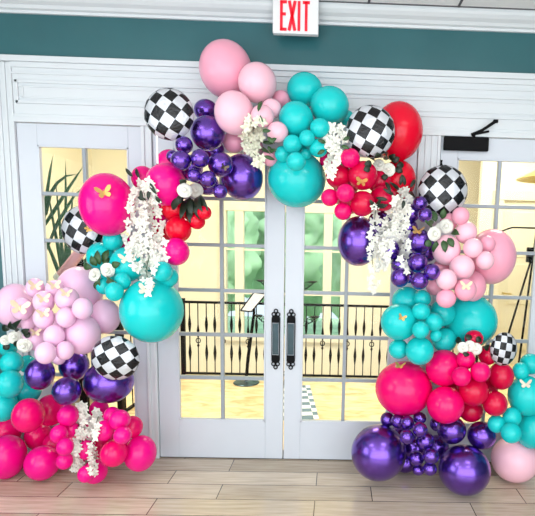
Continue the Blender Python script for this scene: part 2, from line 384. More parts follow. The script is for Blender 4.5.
# railing
def baluster(kind):
    bm = B(); H = .88
    tube(bm, [(0, 0, .01), (0, 0, H)], .0065, 6)
    if kind == 0:
        for zc in (.27, .62): tube(bm, [(0, 0, zc-.11), (0, 0, zc-.05), (0, 0, zc), (0, 0, zc+.05), (0, 0, zc+.11)], [.006, .014, .019, .014, .006], 8)
    else:
        tube(bm, [(.026*math.cos(t), 0, .42+.030*math.sin(t)) for t in [2*PI*i/14 for i in range(15)]], .006, 6)
        for zc in (.36, .48): tube(bm, [(0, 0, zc-.02), (0, 0, zc), (0, 0, zc+.02)], [.006, .016, .006], 8)
        tube(bm, [(0, 0, .48), (0, 0, .54), (0, 0, .62)], [.008, .017, .006], 8)
    me_o = obj('baluster', bm, 'iron'); return me_o
def railing(label, x0, y0, x1, y1, n):
    r = thing('stair_railing', label, 'railing', (x0, y0, 0), 'black iron railings round the stairwell')
    d = Vector((x1-x0, y1-y0, 0)); L = d.length; r.rotation_euler = (0, 0, math.atan2(d.y, d.x))
    bx('top_rail', (0, L, -.022, .022, .875, .902), 'iron', r, bevel=.004); bx('bottom_rail', (0, L, -.014, .014, .006, .026), 'iron', r)
    bx('newel_post', (-.025, .025, -.025, .025, 0, .93), 'iron', r, bevel=.004)
    bs = [baluster(0), baluster(1)]; used = [0, 0]
    for i in range(n):
        k = 1 if i % 3 == 1 else 0
        o = bs[k] if not used[k] else bs[k].copy()
        if used[k]: COL.objects.link(o)
        used[k] = 1; o.parent = r; o.location = (.08+i*(L-.1)/max(1, n-1)*.999, 0, 0)
    return r
railing('long black iron railing with spindles, seen through both middle doors', -1.45, 2.24, 2.25, 2.24, 37)
railing('black iron railing behind the left side door, running back to the corner', -1.60, .85, -1.49, 2.17, 10)

# sign stand
t = thing('sign_stand', 'slanted black sign stand with round base behind the left middle door', 'sign stand', (-.635, 1.93, 0))
bm = B(); lathe(bm, [(.14, 0), (.15, .006), (.14, .014), (.03, .022), (.02, .03)], 28); obj('base_plate', bm, 'steelglass', t)
bm = B(); tube(bm, [(-.005, 0, .02), (.02, 0, .30), (.085, 0, .80), (.09, 0, .92)], [.018, .020, .017, .013], 10); obj('pole', bm, 'black', t)
P0, P1, P2, P3 = Vector((-.055, -.05, .855)), Vector((.075, .06, 1.05)), Vector((.215, .06, 1.035)), Vector((.065, -.05, .845))
bm = B(); fr = [P0, P1, P2, P3]; nrm = (P1-P0).cross(P3-P0).normalized()
for a, b in zip(fr, fr[1:]+fr[:1]): tube(bm, [a, b], .009, 6)
obj('sign_frame', bm, 'black', t)
bm = B(); q = [bm.verts.new(v+nrm*.002) for v in fr]; q2 = [bm.verts.new(v-nrm*.004) for v in fr]; bm.faces.new(q); bm.faces.new(q2[::-1])
for i in range(4): bm.faces.new((q[i], q2[i], q2[(i+1) % 4], q[(i+1) % 4]))
o = obj('sign_sheet', bm, 'paper', t)

# wrought iron candle tree between the doors
t = thing('candle_stand', 'black wrought iron scroll stand seen behind the middle of the doors', 'iron stand', (-.19, 2.05, 0))
bm = B(); tube(bm, [(0, 0, .02), (0, 0, 1.62)], .009, 8); obj('pole', bm, 'iron', t)
bm = B()
for a in (0.5, 2.6, 4.7): tube(bm, [(0, 0, .12), (.10*math.cos(a), .10*math.sin(a), .06), (.2*math.cos(a), .2*math.sin(a), .008)], .008, 6)
obj('foot', bm, 'iron', t)
def spiral(c, r0, turns, sx, n=22):
    return [(c[0]+sx*(r0*(1-i/n*.7))*math.cos(2*PI*turns*i/n), c[1], c[2]+(r0*(1-i/n*.7))*math.sin(2*PI*turns*i/n)) for i in range(n+1)]
for z, rch in ((1.17, .33), (.76, .37)):
    for sx in (-1, 1):
        bm = B()
        tube(bm, [(0, 0, z-.10), (sx*.12, 0, z-.13), (sx*(rch-.08), 0, z-.05), (sx*rch*.92, 0, z)], .0065, 6)
        tube(bm, spiral((sx*(rch-.10), 0, z-.03), .045, 1.4, sx), .005, 6); tube(bm, spiral((sx*(rch-.19), 0, z-.045), .035, 1.3, -sx), .005, 6)
        arm = obj('scroll_arm', bm, 'iron', t)
        bm = B(); lathe(bm, [(.02, 0), (.05, .012), (.055, .02), (.0, .018)], 16, org=(sx*rch*.9, 0, z)); obj('candle_cup', bm, 'iron', arm)
for sx in (-1, 1):
    bm = B(); tube(bm, [(0, 0, 1.48), (sx*.08, 0, 1.52), (sx*.15, 0, 1.60), (sx*.175, 0, 1.66)], .006, 6); tube(bm, spiral((sx*.16, 0, 1.50), .035, 1.3, sx), .005, 6); obj('hook', bm, 'iron', t)

# runner with checks
bm = B(); uv = bm.loops.layers.uv.new('uv')
vv = box(bm, -.10, .27, 0, 1.05, 0, .006)
for f in bm.faces:
    for l in f.loops: l[uv].uv = (l.vert.co.x/.22, l.vert.co.y/.19)
o = obj('checkered_runner', bm, 'mat', loc=(-.02, .80, .001)); o.rotation_euler = (0, 0, .14)
tag(o, 'blue grey and white checkered runner on the stone floor behind the right middle door', 'rug')

# tripod easel behind the right side door
t = thing('easel', 'black tripod easel standing behind the right side door', 'easel', (2.07, 1.0, 0))
top = Vector((.16, 0, 1.63))
for fx, fy in ((-.26, -.12), (-.02, -.22), (.42, .2)):
    bm = B(); tube(bm, [(fx, fy, 0.01), tuple(top)], [.011, .009], 6); obj('leg', bm, 'black', t)
bm = B(); box(bm, .10, .22, -.03, .03, 1.52, 1.66); obj('clamp', bm, 'black', t, bevel=.006)
bm = B(); tube(bm, [(-.18, -.05, 1.80), (-.08, -.05, 1.84), (.2, -.05, 1.84)], .008, 6); tube(bm, [(.16, 0, 1.6), (.16, -.03, 1.86)], .009, 6); obj('arm', bm, 'black', t)
t = thing('ivy_sprig', 'small green ivy sprig at the easel foot near the far right edge', 'leaves', (1.83, .55, .62))
rg = random.Random(3)
def leafmesh(bm, a, b, wdt, curl=.15, n=5, nrm=None):
    a, b = Vector(a), Vector(b); d = b-a; L = d.length; d.normalize()
    if nrm is None: nrm = Vector((0, -1, 0))
    s = d.cross(nrm)
    if s.length < .1: s = d.cross(Vector((1, 0, 0)))
    s.normalize(); u = s.cross(d)
    rows = []
    for i in range(n+1):
        f = i/n; w_ = wdt*math.sin(PI*min(1, f*.92+.06))**.8*(1-f*.15); c = a+d*L*f+u*(math.sin(PI*f)*L*curl)
        if i in (0, n): rows.append([bm.verts.new(c)])
        else: rows.append([bm.verts.new(c-s*w_+u*w_*.3), bm.verts.new(c), bm.verts.new(c+s*w_+u*w_*.3)])
    for r0, r1 in zip(rows, rows[1:]):
        if len(r0) == 1:
            bm.faces.new((r0[0], r1[0], r1[1])); bm.faces.new((r0[0], r1[1], r1[2]))
        elif len(r1) == 1:
            bm.faces.new((r0[0], r0[1], r1[0])); bm.faces.new((r0[1], r0[2], r1[0]))
        else:
            bm.faces.new((r0[0], r0[1], r1[1], r1[0])); bm.faces.new((r0[1], r0[2], r1[2], r1[1]))
def solid(o, th=.0012):
    md = o.modifiers.new('thickness', 'SOLIDIFY'); md.thickness = th; md.offset = 0; return o
bm = B(); tube(bm, [(0, 0, .2), (.01, 0, .1), (-.01, 0, 0), (.0, 0, -.62)], .004, 6); obj('stem', bm, 'leaf', t)
for i in range(9):
    z = .2-i*.03; a = rg.uniform(-PI, PI); bm = B(); leafmesh(bm, (0, 0, z), (.06*math.cos(a), -.01, z+.06*math.sin(a)), .016); solid(obj('leaf', bm, 'leaf', t, smooth=True))

# pendant shade and ceiling lights of the atrium
t = thing('pendant_lamp', 'gold conical pendant shade near the top right of the right side door', 'lamp', (2.79, 1.9, 2.40))
bm = B(); lathe(bm, [(.03, .20), (.055, .19), (.43, .005), (.43, 0), (.42, 0), (.04, .18)], 32); obj('lamp_shade', bm, 'brass', t)
bm = B(); tube(bm, [(0, 0, .19), (0, 0, 1.55)], .008, 6); obj('hanging_rod', bm, 'black', t)
for lx, ly in ((-2.2, 1.5), (0.3, 2.6), (2.4, 1.5)):
    t = thing('atrium_downlight', 'round flush ceiling light of the atrium above ' + {-2.2: 'the left side door', .3: 'the railing', 2.4: 'the right side door'}[lx], 'ceiling light', (lx, ly, AZ-.04))
    bm = B(); lathe(bm, [(.0, 0), (.18, 0), (.2, .01), (.2, .04), (.0, .04)], 28); obj('trim_ring', bm, 'white', t)

# potted dracaena and pink wrapped roll behind the left side door
t = thing('potted_dracaena', 'tall green spiky potted plant behind the left side door', 'plant', (-1.98, .72, 0))
bm = B(); lathe(bm, [(.12, 0), (.17, .02), (.20, .30), (.215, .33), (.19, .33), (.17, .28)], 28); obj('planter', bm, 'terracotta', t)
bm = B(); tube(bm, [(0, 0, .25), (.01, 0, .8), (0, .01, 1.35)], [.03, .025, .02], 8); obj('stem', bm, 'terracotta', t)
rg = random.Random(11)
def blade(bm, pts, wdt):
    pts = [Vector(p) for p in pts]; n = len(pts); rows = []
    for i, p in enumerate(pts):
        d = (pts[min(i+1, n-1)]-pts[max(i-1, 0)]).normalized(); s = d.cross(Vector((.1, -1, .1))).normalized()
        f = i/(n-1); w_ = wdt*(1-f)**.6*min(1, .5+f*3)
        rows.append([bm.verts.new(p-s*w_), bm.verts.new(p+Vector((0, .004, 0))), bm.verts.new(p+s*w_)])
    for r0, r1 in zip(rows, rows[1:]):
        bm.faces.new((r0[0], r0[1], r1[1], r1[0])); bm.faces.new((r0[1], r0[2], r1[2], r1[1]))
for (ex, ez, bend) in ((-.10, 2.02, 0), (-.03, 2.12, 0), (.06, 2.28, .1), (.11, 2.05, 0), (.42, 2.02, .5), (.66, 2.12, .1), (.40, 1.62, .3), (-.2, 1.8, 0), (.28, 1.72, .1), (.5, 1.5, .4), (.55, 1.86, .2), (-.05, 1.7, 0), (.2, 1.9, 0), (.14, 1.42, .5), (.3, 1.36, .6)):
    z0 = 1.25+rg.uniform(-.25, .05); pts = []
    for i in range(9):
        f = i/8; pts.append((ex*f, rg.uniform(-.002, .002)-.03*f, z0+(ez-z0)*f+bend*.5*math.sin(PI*f)))
    bm = B(); blade(bm, pts, .022); solid(obj('leaf', bm, 'plant', t, smooth=True))
for pts in [[(-0.19, -0.02, 1.682), (-0.08, -0.02, 1.837), (0.047, -0.02, 2.025), (0.136, -0.02, 2.151), (0.208, -0.02, 2.252)], [(-0.131, -0.02, 1.827), (-0.088, -0.02, 2.004), (-0.025, -0.02, 2.097), (0.053, -0.02, 2.157), (0.154, -0.02, 2.177)], [(-0.147, -0.02, 1.529), (-0.033, -0.02, 1.771), (0.112, -0.02, 1.993), (0.269, -0.02, 2.131)], [(-0.177, -0.02, 1.614), (-0.124, -0.02, 1.953), (-0.079, -0.02, 2.186), (-0.046, -0.02, 2.326)]]:
    bm = B(); blade(bm, pts, .02); solid(obj('leaf', bm, 'plant', t, smooth=True))
t = thing('gift_roll', 'dusty pink and white wrapped roll behind the left checkered balloon', 'roll', (-1.70, .33, 0))
bm = B(); tube(bm, [(-.10, 0, 1.35), (.08, 0, 1.57)], .04, 16); obj('paper_roll', bm, 'pinkwrap', t)
bm = B(); tube(bm, [(-.13, 0, 1.315), (-.10, 0, 1.35)], .044, 16); obj('end_band', bm, 'ribbon', t)
bm = B(); box(bm, -.03, .03, .05, .09, 0, 1.48); box(bm, -.15, .15, -.05, .2, 0, .02); obj('support_post', bm, 'black', t)

# hedge outside the window
for i, (hx, hy, hr, hz) in enumerate(((-3.1, 8.4, 1.5, 1.2), (-.7, 11.6, 2.3, 2.0), (1.3, 7.6, 1.2, .9), (3.9, 10.5, 1.8, 1.6))):
    bm = B(); bmesh.ops.create_icosphere(bm, subdivisions=5, radius=hr)
    for v in bm.verts:
        n_ = noise.fractal(v.co*2.6+Vector((i*7, 0, 0)), 1, 2, 5); v.co *= 1+.22*n_; v.co.z *= 1.15
    o = obj('garden_bush', bm, 'hedge', loc=(hx, hy, hz), smooth=True)
    tag(o, 'bright green leafy bush outside the atrium window, ' + ('first from the left', 'second from the left', 'third from the left', 'rightmost')[i], 'bush', 'bushes outside the window')
sbx('ground_outside', (-12, 12, AY+.2, 16, -1.7, -1.6), 'hedge')

# measured in metres in the room's own frame: x to the right along the door wall, y into the building, z up
BALLOONS = [
('P', -0.377, -0.202, 2.776, 0.1689, 0.1794, 'large light pink balloon standing highest of the whole arch'),
('Q', -0.151, -0.328, 2.664, 0.1214, 0.1216, 'large blush pink balloon beside the highest pink balloon, under its right edge'),
('Q', -0.279, -0.419, 2.455, 0.1205, 0.1308, 'large blush pink balloon between the highest pink balloon and the purple bunch'),
('Q', -0.095, -0.48, 2.429, 0.0696, 0.066, 'small blush pink balloon just above the top white flower spray'),
('Q', -0.052, -0.39, 2.496, 0.0624, 0.0586, 'small blush pink balloon tucked behind and right of the one over the flower spray'),
('Q', -0.003, -0.48, 2.338, 0.0643, 0.0613, 'small blush pink balloon touching the top teal bunch on its left side'),
('P', -0.015, -0.21, 2.602, 0.059, 0.0549, 'small light pink balloon peeking out between the pink top bunch and the highest teal balloon'),
('P', -0.324, -0.21, 2.318, 0.0723, 0.0705, 'medium light pink balloon peeking out below the pink top bunch next to dark purple'),
('P', -0.066, -0.348, 2.202, 0.0538, 0.0523, 'small light pink balloon lowest of the pink ones beside the flower spray'),
('P', -0.198, -0.21, 2.283, 0.0695, 0.0675, 'small light pink balloon behind the top white flower spray'),
('V', -0.507, -0.21, 2.513, 0.0782, 0.0724, 'medium chrome purple balloon highest of the upper left purple bunch'),
('V', -0.458, -0.364, 2.34, 0.1061, 0.1075, 'medium chrome purple balloon under the highest one of the upper left purple bunch'),
('V', -0.572, -0.48, 2.243, 0.0523, 0.0525, 'small chrome purple balloon under the tail of the top left checkered balloon'),
('V', -0.564, -0.57, 2.138, 0.06, 0.0577, 'small chrome purple balloon leftmost front one of the upper left purple bunch, over hot pink'),
('V', -0.67, -0.39, 2.186, 0.0411, 0.0385, 'tiny chrome purple balloon half hidden at the left edge of the upper left purple bunch'),
('V', -0.451, -0.57, 2.153, 0.0545, 0.0547, 'small chrome purple balloon in the middle of the upper left purple bunch'),
('V', -0.488, -0.57, 2.053, 0.0438, 0.04, 'tiny chrome purple balloon directly above the white rose pair in the purple bunch'),
('V', -0.405, -0.57, 2.035, 0.049, 0.0494, 'small chrome purple balloon right above the white rose pair, near dark violet'),
('V', -0.35, -0.48, 2.134, 0.0765, 0.076, 'medium chrome purple balloon of the upper left bunch, touching the dark large one'),
('V', -0.334, -0.57, 1.964, 0.0433, 0.0437, 'tiny chrome purple balloon lowest of the upper left purple bunch, right of the roses'),
('V', -0.253, -0.3, 2.081, 0.1342, 0.1497, 'large chrome purple balloon dark and biggest of the upper left purple bunch'),
('T', 0.141, -0.21, 2.665, 0.1178, 0.1081, 'large turquoise balloon highest of the teal bunch at the arch top'),
('T', 0.309, -0.313, 2.544, 0.125, 0.1191, 'large turquoise balloon right of the highest one in the top teal bunch'),
('T', 0.101, -0.39, 2.437, 0.109, 0.1087, 'medium turquoise balloon left side of the top teal bunch beside light pink'),
('T', 0.256, -0.48, 2.37, 0.0617, 0.0582, 'small turquoise balloon under the right one of the three top teal balloons'),
('T', 0.179, -0.501, 2.304, 0.0491, 0.0491, 'small turquoise balloon centre of the small ones in the top teal bunch'),
('T', 0.089, -0.48, 2.27, 0.0584, 0.0558, 'small turquoise balloon left one of the small ones in the top teal bunch'),
('T', 0.249, -0.462, 2.254, 0.0591, 0.0564, 'small turquoise balloon right one of the small ones, touching the white blossom spray'),
('T', 0.167, -0.391, 2.23, 0.0389, 0.0373, 'tiny turquoise balloon smallest, above the biggest teal balloon of the arch top'),
('T', 0.12, -0.57, 2.153, 0.057, 0.055, 'small turquoise balloon lowest of the small ones, in front of the biggest top teal balloon'),
('T', 0.025, -0.417, 2.218, 0.0529, 0.051, 'small turquoise balloon leftmost small one, above the biggest top teal balloon'),
('T', 0.416, -0.199, 2.498, 0.0566, 0.053, 'small turquoise balloon peeking out left of the checkered balloon near the top'),
('T', 0.1, -0.259, 2.083, 0.1929, 0.1848, 'large turquoise balloon hanging lowest of the arch top, between the two doors'),
('R', 0.765, -0.21, 2.42, 0.1669, 0.1915, 'large crimson balloon behind the checkered balloon at upper right'),
('R', 0.786, -0.149, 2.11, 0.123, 0.1374, 'large crimson balloon below the biggest crimson one and above the long wisteria'),
('M', 0.444, -0.508, 2.193, 0.0617, 0.0592, 'small fuchsia balloon touching the white blossom spray, highest of its small bunch'),
('D', 0.527, -0.455, 2.097, 0.0932, 0.0902, 'medium raspberry red balloon with a gold butterfly, under the upper right checkered balloon'),
('D', 0.376, -0.402, 2.096, 0.0816, 0.0791, 'medium raspberry red balloon left side of the upper right crimson bunch, above two small ones'),
('M', 0.305, -0.3, 2.208, 0.0554, 0.0533, 'small fuchsia balloon half hidden behind the white blossom spray'),
('M', 0.325, -0.48, 1.954, 0.0549, 0.0538, 'small fuchsia balloon leftmost low one of the upper right fuchsia and crimson bunch'),
('M', 0.42, -0.57, 1.977, 0.0565, 0.0553, 'small fuchsia balloon centre of the upper right bunch, left of two crimson ones'),
('M', 0.409, -0.48, 1.872, 0.0552, 0.0543, 'small fuchsia balloon lowest of the upper right fuchsia and crimson bunch, over chrome purple'),
('D', 0.53, -0.48, 1.923, 0.0803, 0.0788, 'medium raspberry red balloon just above the lone large purple balloon'),
('D', 0.667, -0.371, 1.969, 0.0862, 0.0846, 'medium raspberry red balloon behind dark leaves at the top of the long wisteria'),
('V', 0.52, -0.3, 1.687, 0.1405, 0.1668, 'large chrome purple balloon hanging left of the long wisteria, before the right middle door'),
('V', 0.906, -0.39, 1.94, 0.0488, 0.0484, 'small chrome purple balloon highest of the right purple bunch, below the checkered balloon'),
('V', 0.926, -0.48, 1.864, 0.0462, 0.0461, 'tiny chrome purple balloon second from the top of the right purple bunch'),
('V', 0.866, -0.326, 1.882, 0.059, 0.0586, 'small chrome purple balloon behind the two highest of the right purple bunch'),
('V', 0.667, -0.21, 1.82, 0.0841, 0.0831, 'medium chrome purple balloon dark and half hidden behind the long white wisteria'),
('V', 0.913, -0.39, 1.697, 0.0827, 0.083, 'medium chrome purple balloon left of the white roses beside light pink'),
('V', 0.723, -0.39, 1.637, 0.0656, 0.0655, 'small chrome purple balloon behind the lower part of the long wisteria'),
('V', 0.851, -0.277, 1.784, 0.0673, 0.067, 'small chrome purple balloon dark, between the wisteria and the middle of the purple bunch'),
('V', 0.894, -0.48, 1.563, 0.0636, 0.0641, 'small chrome purple balloon under the biggest of the right purple bunch'),
('V', 0.97, -0.572, 1.513, 0.0519, 0.0527, 'small chrome purple balloon rightmost low one of the right purple bunch, touching pink'),
('V', 0.79, -0.39, 1.543, 0.0554, 0.0556, 'small chrome purple balloon left middle of the right purple bunch, at the wisteria tip'),
('V', 0.895, -0.57, 1.455, 0.0562, 0.0548, 'small chrome purple balloon lowest of the right purple bunch, above teal'),
('V', 0.784, -0.48, 1.466, 0.0607, 0.0631, 'small chrome purple balloon lower left corner of the right purple bunch'),
('V', 0.859, -0.39, 1.464, 0.0416, 0.0419, 'tiny chrome purple balloon smallest, squeezed between the two lowest right purple ones'),
('P', 1.451, -0.21, 1.605, 0.1625, 0.1914, 'large light pink balloon biggest of the right pink bunch, at its outer side'),
('P', 1.17, -0.403, 1.868, 0.0569, 0.0575, 'small light pink balloon highest of the right pink bunch'),
('P', 1.12, -0.3, 1.831, 0.0591, 0.0595, 'small light pink balloon behind the white roses, below the right checkered balloon'),
('Q', 1.218, -0.379, 1.763, 0.0718, 0.0731, 'medium blush pink balloon second from the top of the right pink bunch'),
('Q', 1.093, -0.39, 1.646, 0.092, 0.1002, 'medium blush pink balloon just below the white roses of the right side'),
('Q', 1.242, -0.48, 1.666, 0.0622, 0.0638, 'small blush pink balloon in front of the biggest right pink one, upper middle'),
('P', 1.358, -0.39, 1.693, 0.0534, 0.0552, 'small light pink balloon overlapping the biggest right pink one, upper right'),
('Q', 1.324, -0.48, 1.589, 0.0587, 0.0609, 'small blush pink balloon overlapping the biggest right pink one, centre'),
('Q', 1.179, -0.48, 1.54, 0.0799, 0.0819, 'medium blush pink balloon centre of the right pink bunch'),
('Q', 1.063, -0.569, 1.468, 0.0649, 0.0661, 'small blush pink balloon left of the one with the gold butterfly, above another'),
('P', 1.186, -0.57, 1.406, 0.0686, 0.0706, 'small light pink balloon with a gold butterfly, low in the right pink bunch'),
('P', 1.067, -0.57, 1.349, 0.062, 0.0598, 'small light pink balloon lowest of the right pink bunch, over the teal ones'),
('P', 1.301, -0.324, 1.408, 0.0866, 0.1041, 'medium light pink balloon behind the low one with the butterfly'),
('P', 1.083, -0.3, 1.523, 0.0564, 0.0573, 'small light pink balloon partly hidden between purple and the right pink bunch'),
('P', 1.046, -0.3, 1.393, 0.0568, 0.0577, 'small light pink balloon pale sliver between purple and the right pink bunch'),
('T', 1.333, -0.205, 1.149, 0.1862, 0.1883, 'large turquoise balloon biggest of the right teal bunch, under the pink ones'),
('T', 0.866, -0.274, 1.289, 0.105, 0.0986, 'medium turquoise balloon upper left of the right teal bunch, under purple'),
('T', 0.798, -0.419, 1.167, 0.1213, 0.1218, 'large turquoise balloon left outer edge of the right teal bunch, with a gold butterfly'),
('T', 0.951, -0.39, 1.323, 0.057, 0.0577, 'small turquoise balloon highest small one in the right teal bunch'),
('T', 0.93, -0.48, 1.25, 0.0597, 0.0582, 'small turquoise balloon second small one down in the right teal bunch'),
('T', 0.917, -0.57, 1.145, 0.0549, 0.0555, 'small turquoise balloon third small one down in the right teal bunch'),
('T', 1.017, -0.48, 1.183, 0.061, 0.0619, 'small turquoise balloon beside the third small one, overlapping the biggest right teal one'),
('T', 1.105, -0.321, 1.219, 0.0891, 0.0907, 'medium turquoise balloon between the small ones and the biggest right teal one'),
('T', 1.035, -0.48, 1.094, 0.0408, 0.0414, 'tiny turquoise balloon smallest of the right teal bunch'),
('T', 0.806, -0.39, 0.978, 0.0673, 0.0674, 'small turquoise balloon lower left, above the big hot pink balloon'),
('T', 0.933, -0.48, 0.989, 0.0928, 0.0934, 'medium turquoise balloon lowest of the right teal bunch, above fuchsia'),
('T', 1.133, -0.3, 1.028, 0.087, 0.0847, 'medium turquoise balloon lower right of the right teal bunch, above fuchsia'),
('M', 0.867, -0.3, 0.678, 0.1993, 0.1899, 'large fuchsia balloon biggest of the right lower fuchsia bunch, at its left side'),
('M', 1.119, -0.39, 0.854, 0.1226, 0.1238, 'large fuchsia balloon upper left of the right fuchsia bunch, under teal'),
('M', 1.122, -0.48, 0.627, 0.1237, 0.1233, 'large fuchsia balloon lower left of the right fuchsia bunch, above purple'),
('M', 1.239, -0.48, 0.938, 0.0623, 0.0638, 'small fuchsia balloon just below the small white roses at the right'),
('M', 1.193, -0.57, 0.849, 0.0629, 0.0638, 'small fuchsia balloon overlapping both upper left balloons of the right fuchsia bunch'),
('M', 1.314, -0.57, 0.881, 0.0635, 0.0653, 'small fuchsia balloon centre of the upper row in the right fuchsia bunch'),
('D', 1.305, -0.411, 1.066, 0.062, 0.0564, 'small raspberry red balloon directly above the small white roses at the right'),
('D', 1.423, -0.355, 0.942, 0.066, 0.0685, 'small raspberry red balloon right of the small white roses, left of the checkered balloon'),
('D', 1.511, -0.39, 0.806, 0.0861, 0.0934, 'medium raspberry red balloon under the small checkered balloon at the right'),
('D', 1.304, -0.48, 0.726, 0.0988, 0.1003, 'medium raspberry red balloon centre of the right fuchsia bunch'),
('D', 1.452, -0.48, 0.643, 0.0816, 0.0837, 'medium raspberry red balloon lower right of the right fuchsia bunch, left of teal'),
('D', 1.347, -0.3, 0.53, 0.0878, 0.0845, 'medium raspberry red balloon low in the right fuchsia bunch between purple tops'),
('T', 1.645, -0.39, 0.844, 0.0563, 0.0594, 'small turquoise balloon highest at the left of the far right teal bunch'),
('T', 1.744, -0.3, 0.871, 0.0729, 0.0735, 'medium turquoise balloon highest at the picture edge in the far right teal bunch'),
('T', 1.696, -0.39, 0.67, 0.1243, 0.1385, 'large turquoise balloon biggest of the far right teal bunch, with a pale butterfly'),
('T', 1.573, -0.48, 0.552, 0.0625, 0.0644, 'small turquoise balloon small middle one of the far right teal bunch'),
('T', 1.473, -0.48, 0.501, 0.0591, 0.0601, 'small turquoise balloon leftmost small one of the far right teal bunch'),
('T', 1.541, -0.57, 0.477, 0.0677, 0.0669, 'small turquoise balloon lowest small one of the far right teal bunch'),
('T', 1.755, -0.376, 0.422, 0.1122, 0.1286, 'large turquoise balloon lowest big one of the far right teal bunch'),
('V', 0.699, -0.39, 0.245, 0.1907, 0.1893, 'large chrome purple balloon biggest and leftmost, resting low before the right middle door'),
('V', 1.272, -0.49, 0.179, 0.1754, 0.166, 'large chrome purple balloon standing on the floor in the middle of the right base'),
('V', 1.192, -0.402, 0.422, 0.1001, 0.095, 'medium chrome purple balloon under the lower left fuchsia balloon of the right bunch'),
('V', 1.406, -0.39, 0.382, 0.0993, 0.0954, 'medium chrome purple balloon right of its twin above the floor balloon'),
('V', 0.762, -0.3, 0.449, 0.0522, 0.0508, 'small chrome purple balloon first at the left of the small row in the right base'),
('V', 0.823, -0.39, 0.474, 0.0492, 0.0495, 'small chrome purple balloon second of the small row in the right base'),
('V', 0.875, -0.48, 0.497, 0.0456, 0.0483, 'tiny chrome purple balloon third of the small row in the right base'),
('V', 0.971, -0.39, 0.498, 0.0468, 0.0422, 'tiny chrome purple balloon fourth, at the right end of the small row'),
('V', 0.944, -0.57, 0.489, 0.0497, 0.0479, 'small chrome purple balloon below the right end of the small row'),
('V', 0.861, -0.57, 0.437, 0.0479, 0.0465, 'tiny chrome purple balloon below the third of the small row'),
('V', 0.998, -0.48, 0.373, 0.0633, 0.0615, 'small chrome purple balloon largest of the small ones, centre of the right base'),
('V', 1.115, -0.289, 0.418, 0.0518, 0.0511, 'small chrome purple balloon dark, behind the small ones, under fuchsia'),
('V', 0.947, -0.48, 0.248, 0.051, 0.0488, 'small chrome purple balloon left one of the lower four small ones in the right base'),
('V', 1.024, -0.57, 0.31, 0.0548, 0.0513, 'small chrome purple balloon upper right one of the lower four small ones'),
('V', 1.022, -0.57, 0.22, 0.0461, 0.0425, 'tiny chrome purple balloon lowest right one of the lower four small ones'),
('V', 0.964, -0.48, 0.167, 0.0427, 0.0367, 'tiny chrome purple balloon lowest left one of the lower four small ones'),
('Q', 1.683, -0.306, 0.173, 0.1671, 0.1598, 'large blush pink balloon lone light pink one low at the right, under teal'),
('F', -1.085, -0.398, 1.874, 0.1634, 0.1981, 'large hot pink balloon with a gold butterfly, biggest at upper left'),
('F', -0.697, -0.454, 2.005, 0.1222, 0.1305, 'large hot pink balloon right of the long left wisteria, upper one'),
('F', -0.725, -0.282, 2.16, 0.0849, 0.0871, 'medium hot pink balloon peeking out left of the upper purple bunch'),
('F', -0.93, -0.21, 2.066, 0.0758, 0.08, 'medium hot pink balloon half hidden above the left wisteria top'),
('R', -0.643, -0.392, 1.734, 0.0808, 0.0848, 'medium crimson balloon in the middle of the red stack right of the left wisteria'),
('R', -0.688, -0.312, 1.864, 0.0888, 0.086, 'medium crimson balloon under the upper hot pink one beside the left wisteria'),
('R', -0.525, -0.39, 1.789, 0.0521, 0.0538, 'small crimson balloon right edge of the upper left red stack, below the rose leaves'),
('R', -0.453, -0.48, 1.84, 0.0431, 0.0443, 'tiny crimson balloon smallest, at the right end of the upper left red stack'),
('F', -0.634, -0.48, 1.593, 0.0825, 0.0873, 'medium hot pink balloon lowest of the upper left stack beside the wisteria'),
('F', -1.07, -0.21, 1.631, 0.0521, 0.0573, 'small hot pink balloon sliver left of the wisteria, above teal'),
('F', -0.819, -0.221, 1.832, 0.0764, 0.0953, 'medium hot pink balloon hidden mostly behind the left wisteria'),
('T', -1.087, -0.337, 1.649, 0.0619, 0.0688, 'small turquoise balloon highest of the left teal bunch, under hot pink'),
('T', -1.182, -0.306, 1.537, 0.0903, 0.0983, 'medium turquoise balloon left one of the left teal bunch, behind the roses'),
('T', -0.963, -0.425, 1.5, 0.1043, 0.1115, 'medium turquoise balloon centre of the left teal bunch, beside the roses'),
('T', -0.919, -0.276, 1.449, 0.0655, 0.0713, 'small turquoise balloon under the left wisteria tip'),
('T', -0.686, -0.577, 1.473, 0.0593, 0.0636, 'small turquoise balloon right end of the left teal bunch, touching hot pink'),
('T', -0.685, -0.475, 1.431, 0.0598, 0.0639, 'small turquoise balloon behind the right end one of the left teal bunch'),
('T', -0.947, -0.539, 1.405, 0.0492, 0.0547, 'small turquoise balloon small, below the left white roses'),
('T', -0.963, -0.618, 1.348, 0.0528, 0.0592, 'small turquoise balloon lowest small one of the left teal bunch'),
('T', -1.132, -0.39, 1.354, 0.0488, 0.0554, 'small turquoise balloon partly hidden beside the lowest small one, near pale pink'),
('T', -0.792, -0.479, 1.215, 0.1934, 0.2064, 'large turquoise balloon biggest of the whole left side, under the wisteria'),
('K', -1.393, -0.194, 1.286, 0.1456, 0.1774, 'large pale pink balloon tall and pale, highest of the left pale pink bunch'),
('K', -1.187, -0.272, 1.132, 0.0946, 0.1189, 'medium pale pink balloon right outer one of the left pale pink bunch'),
('K', -1.824, -0.21, 1.18, 0.1165, 0.1558, 'large pale pink balloon left outer big one of the left pale pink bunch'),
('K', -1.575, -0.39, 1.33, 0.0521, 0.0656, 'small pale pink balloon with a gold butterfly, highest left of the small pale ones'),
('K', -1.447, -0.396, 1.324, 0.054, 0.0621, 'small pale pink balloon with a gold butterfly, highest right of the small pale ones'),
('K', -1.324, -0.48, 1.276, 0.0687, 0.0749, 'medium pale pink balloon with a gold butterfly, under the highest right small one'),
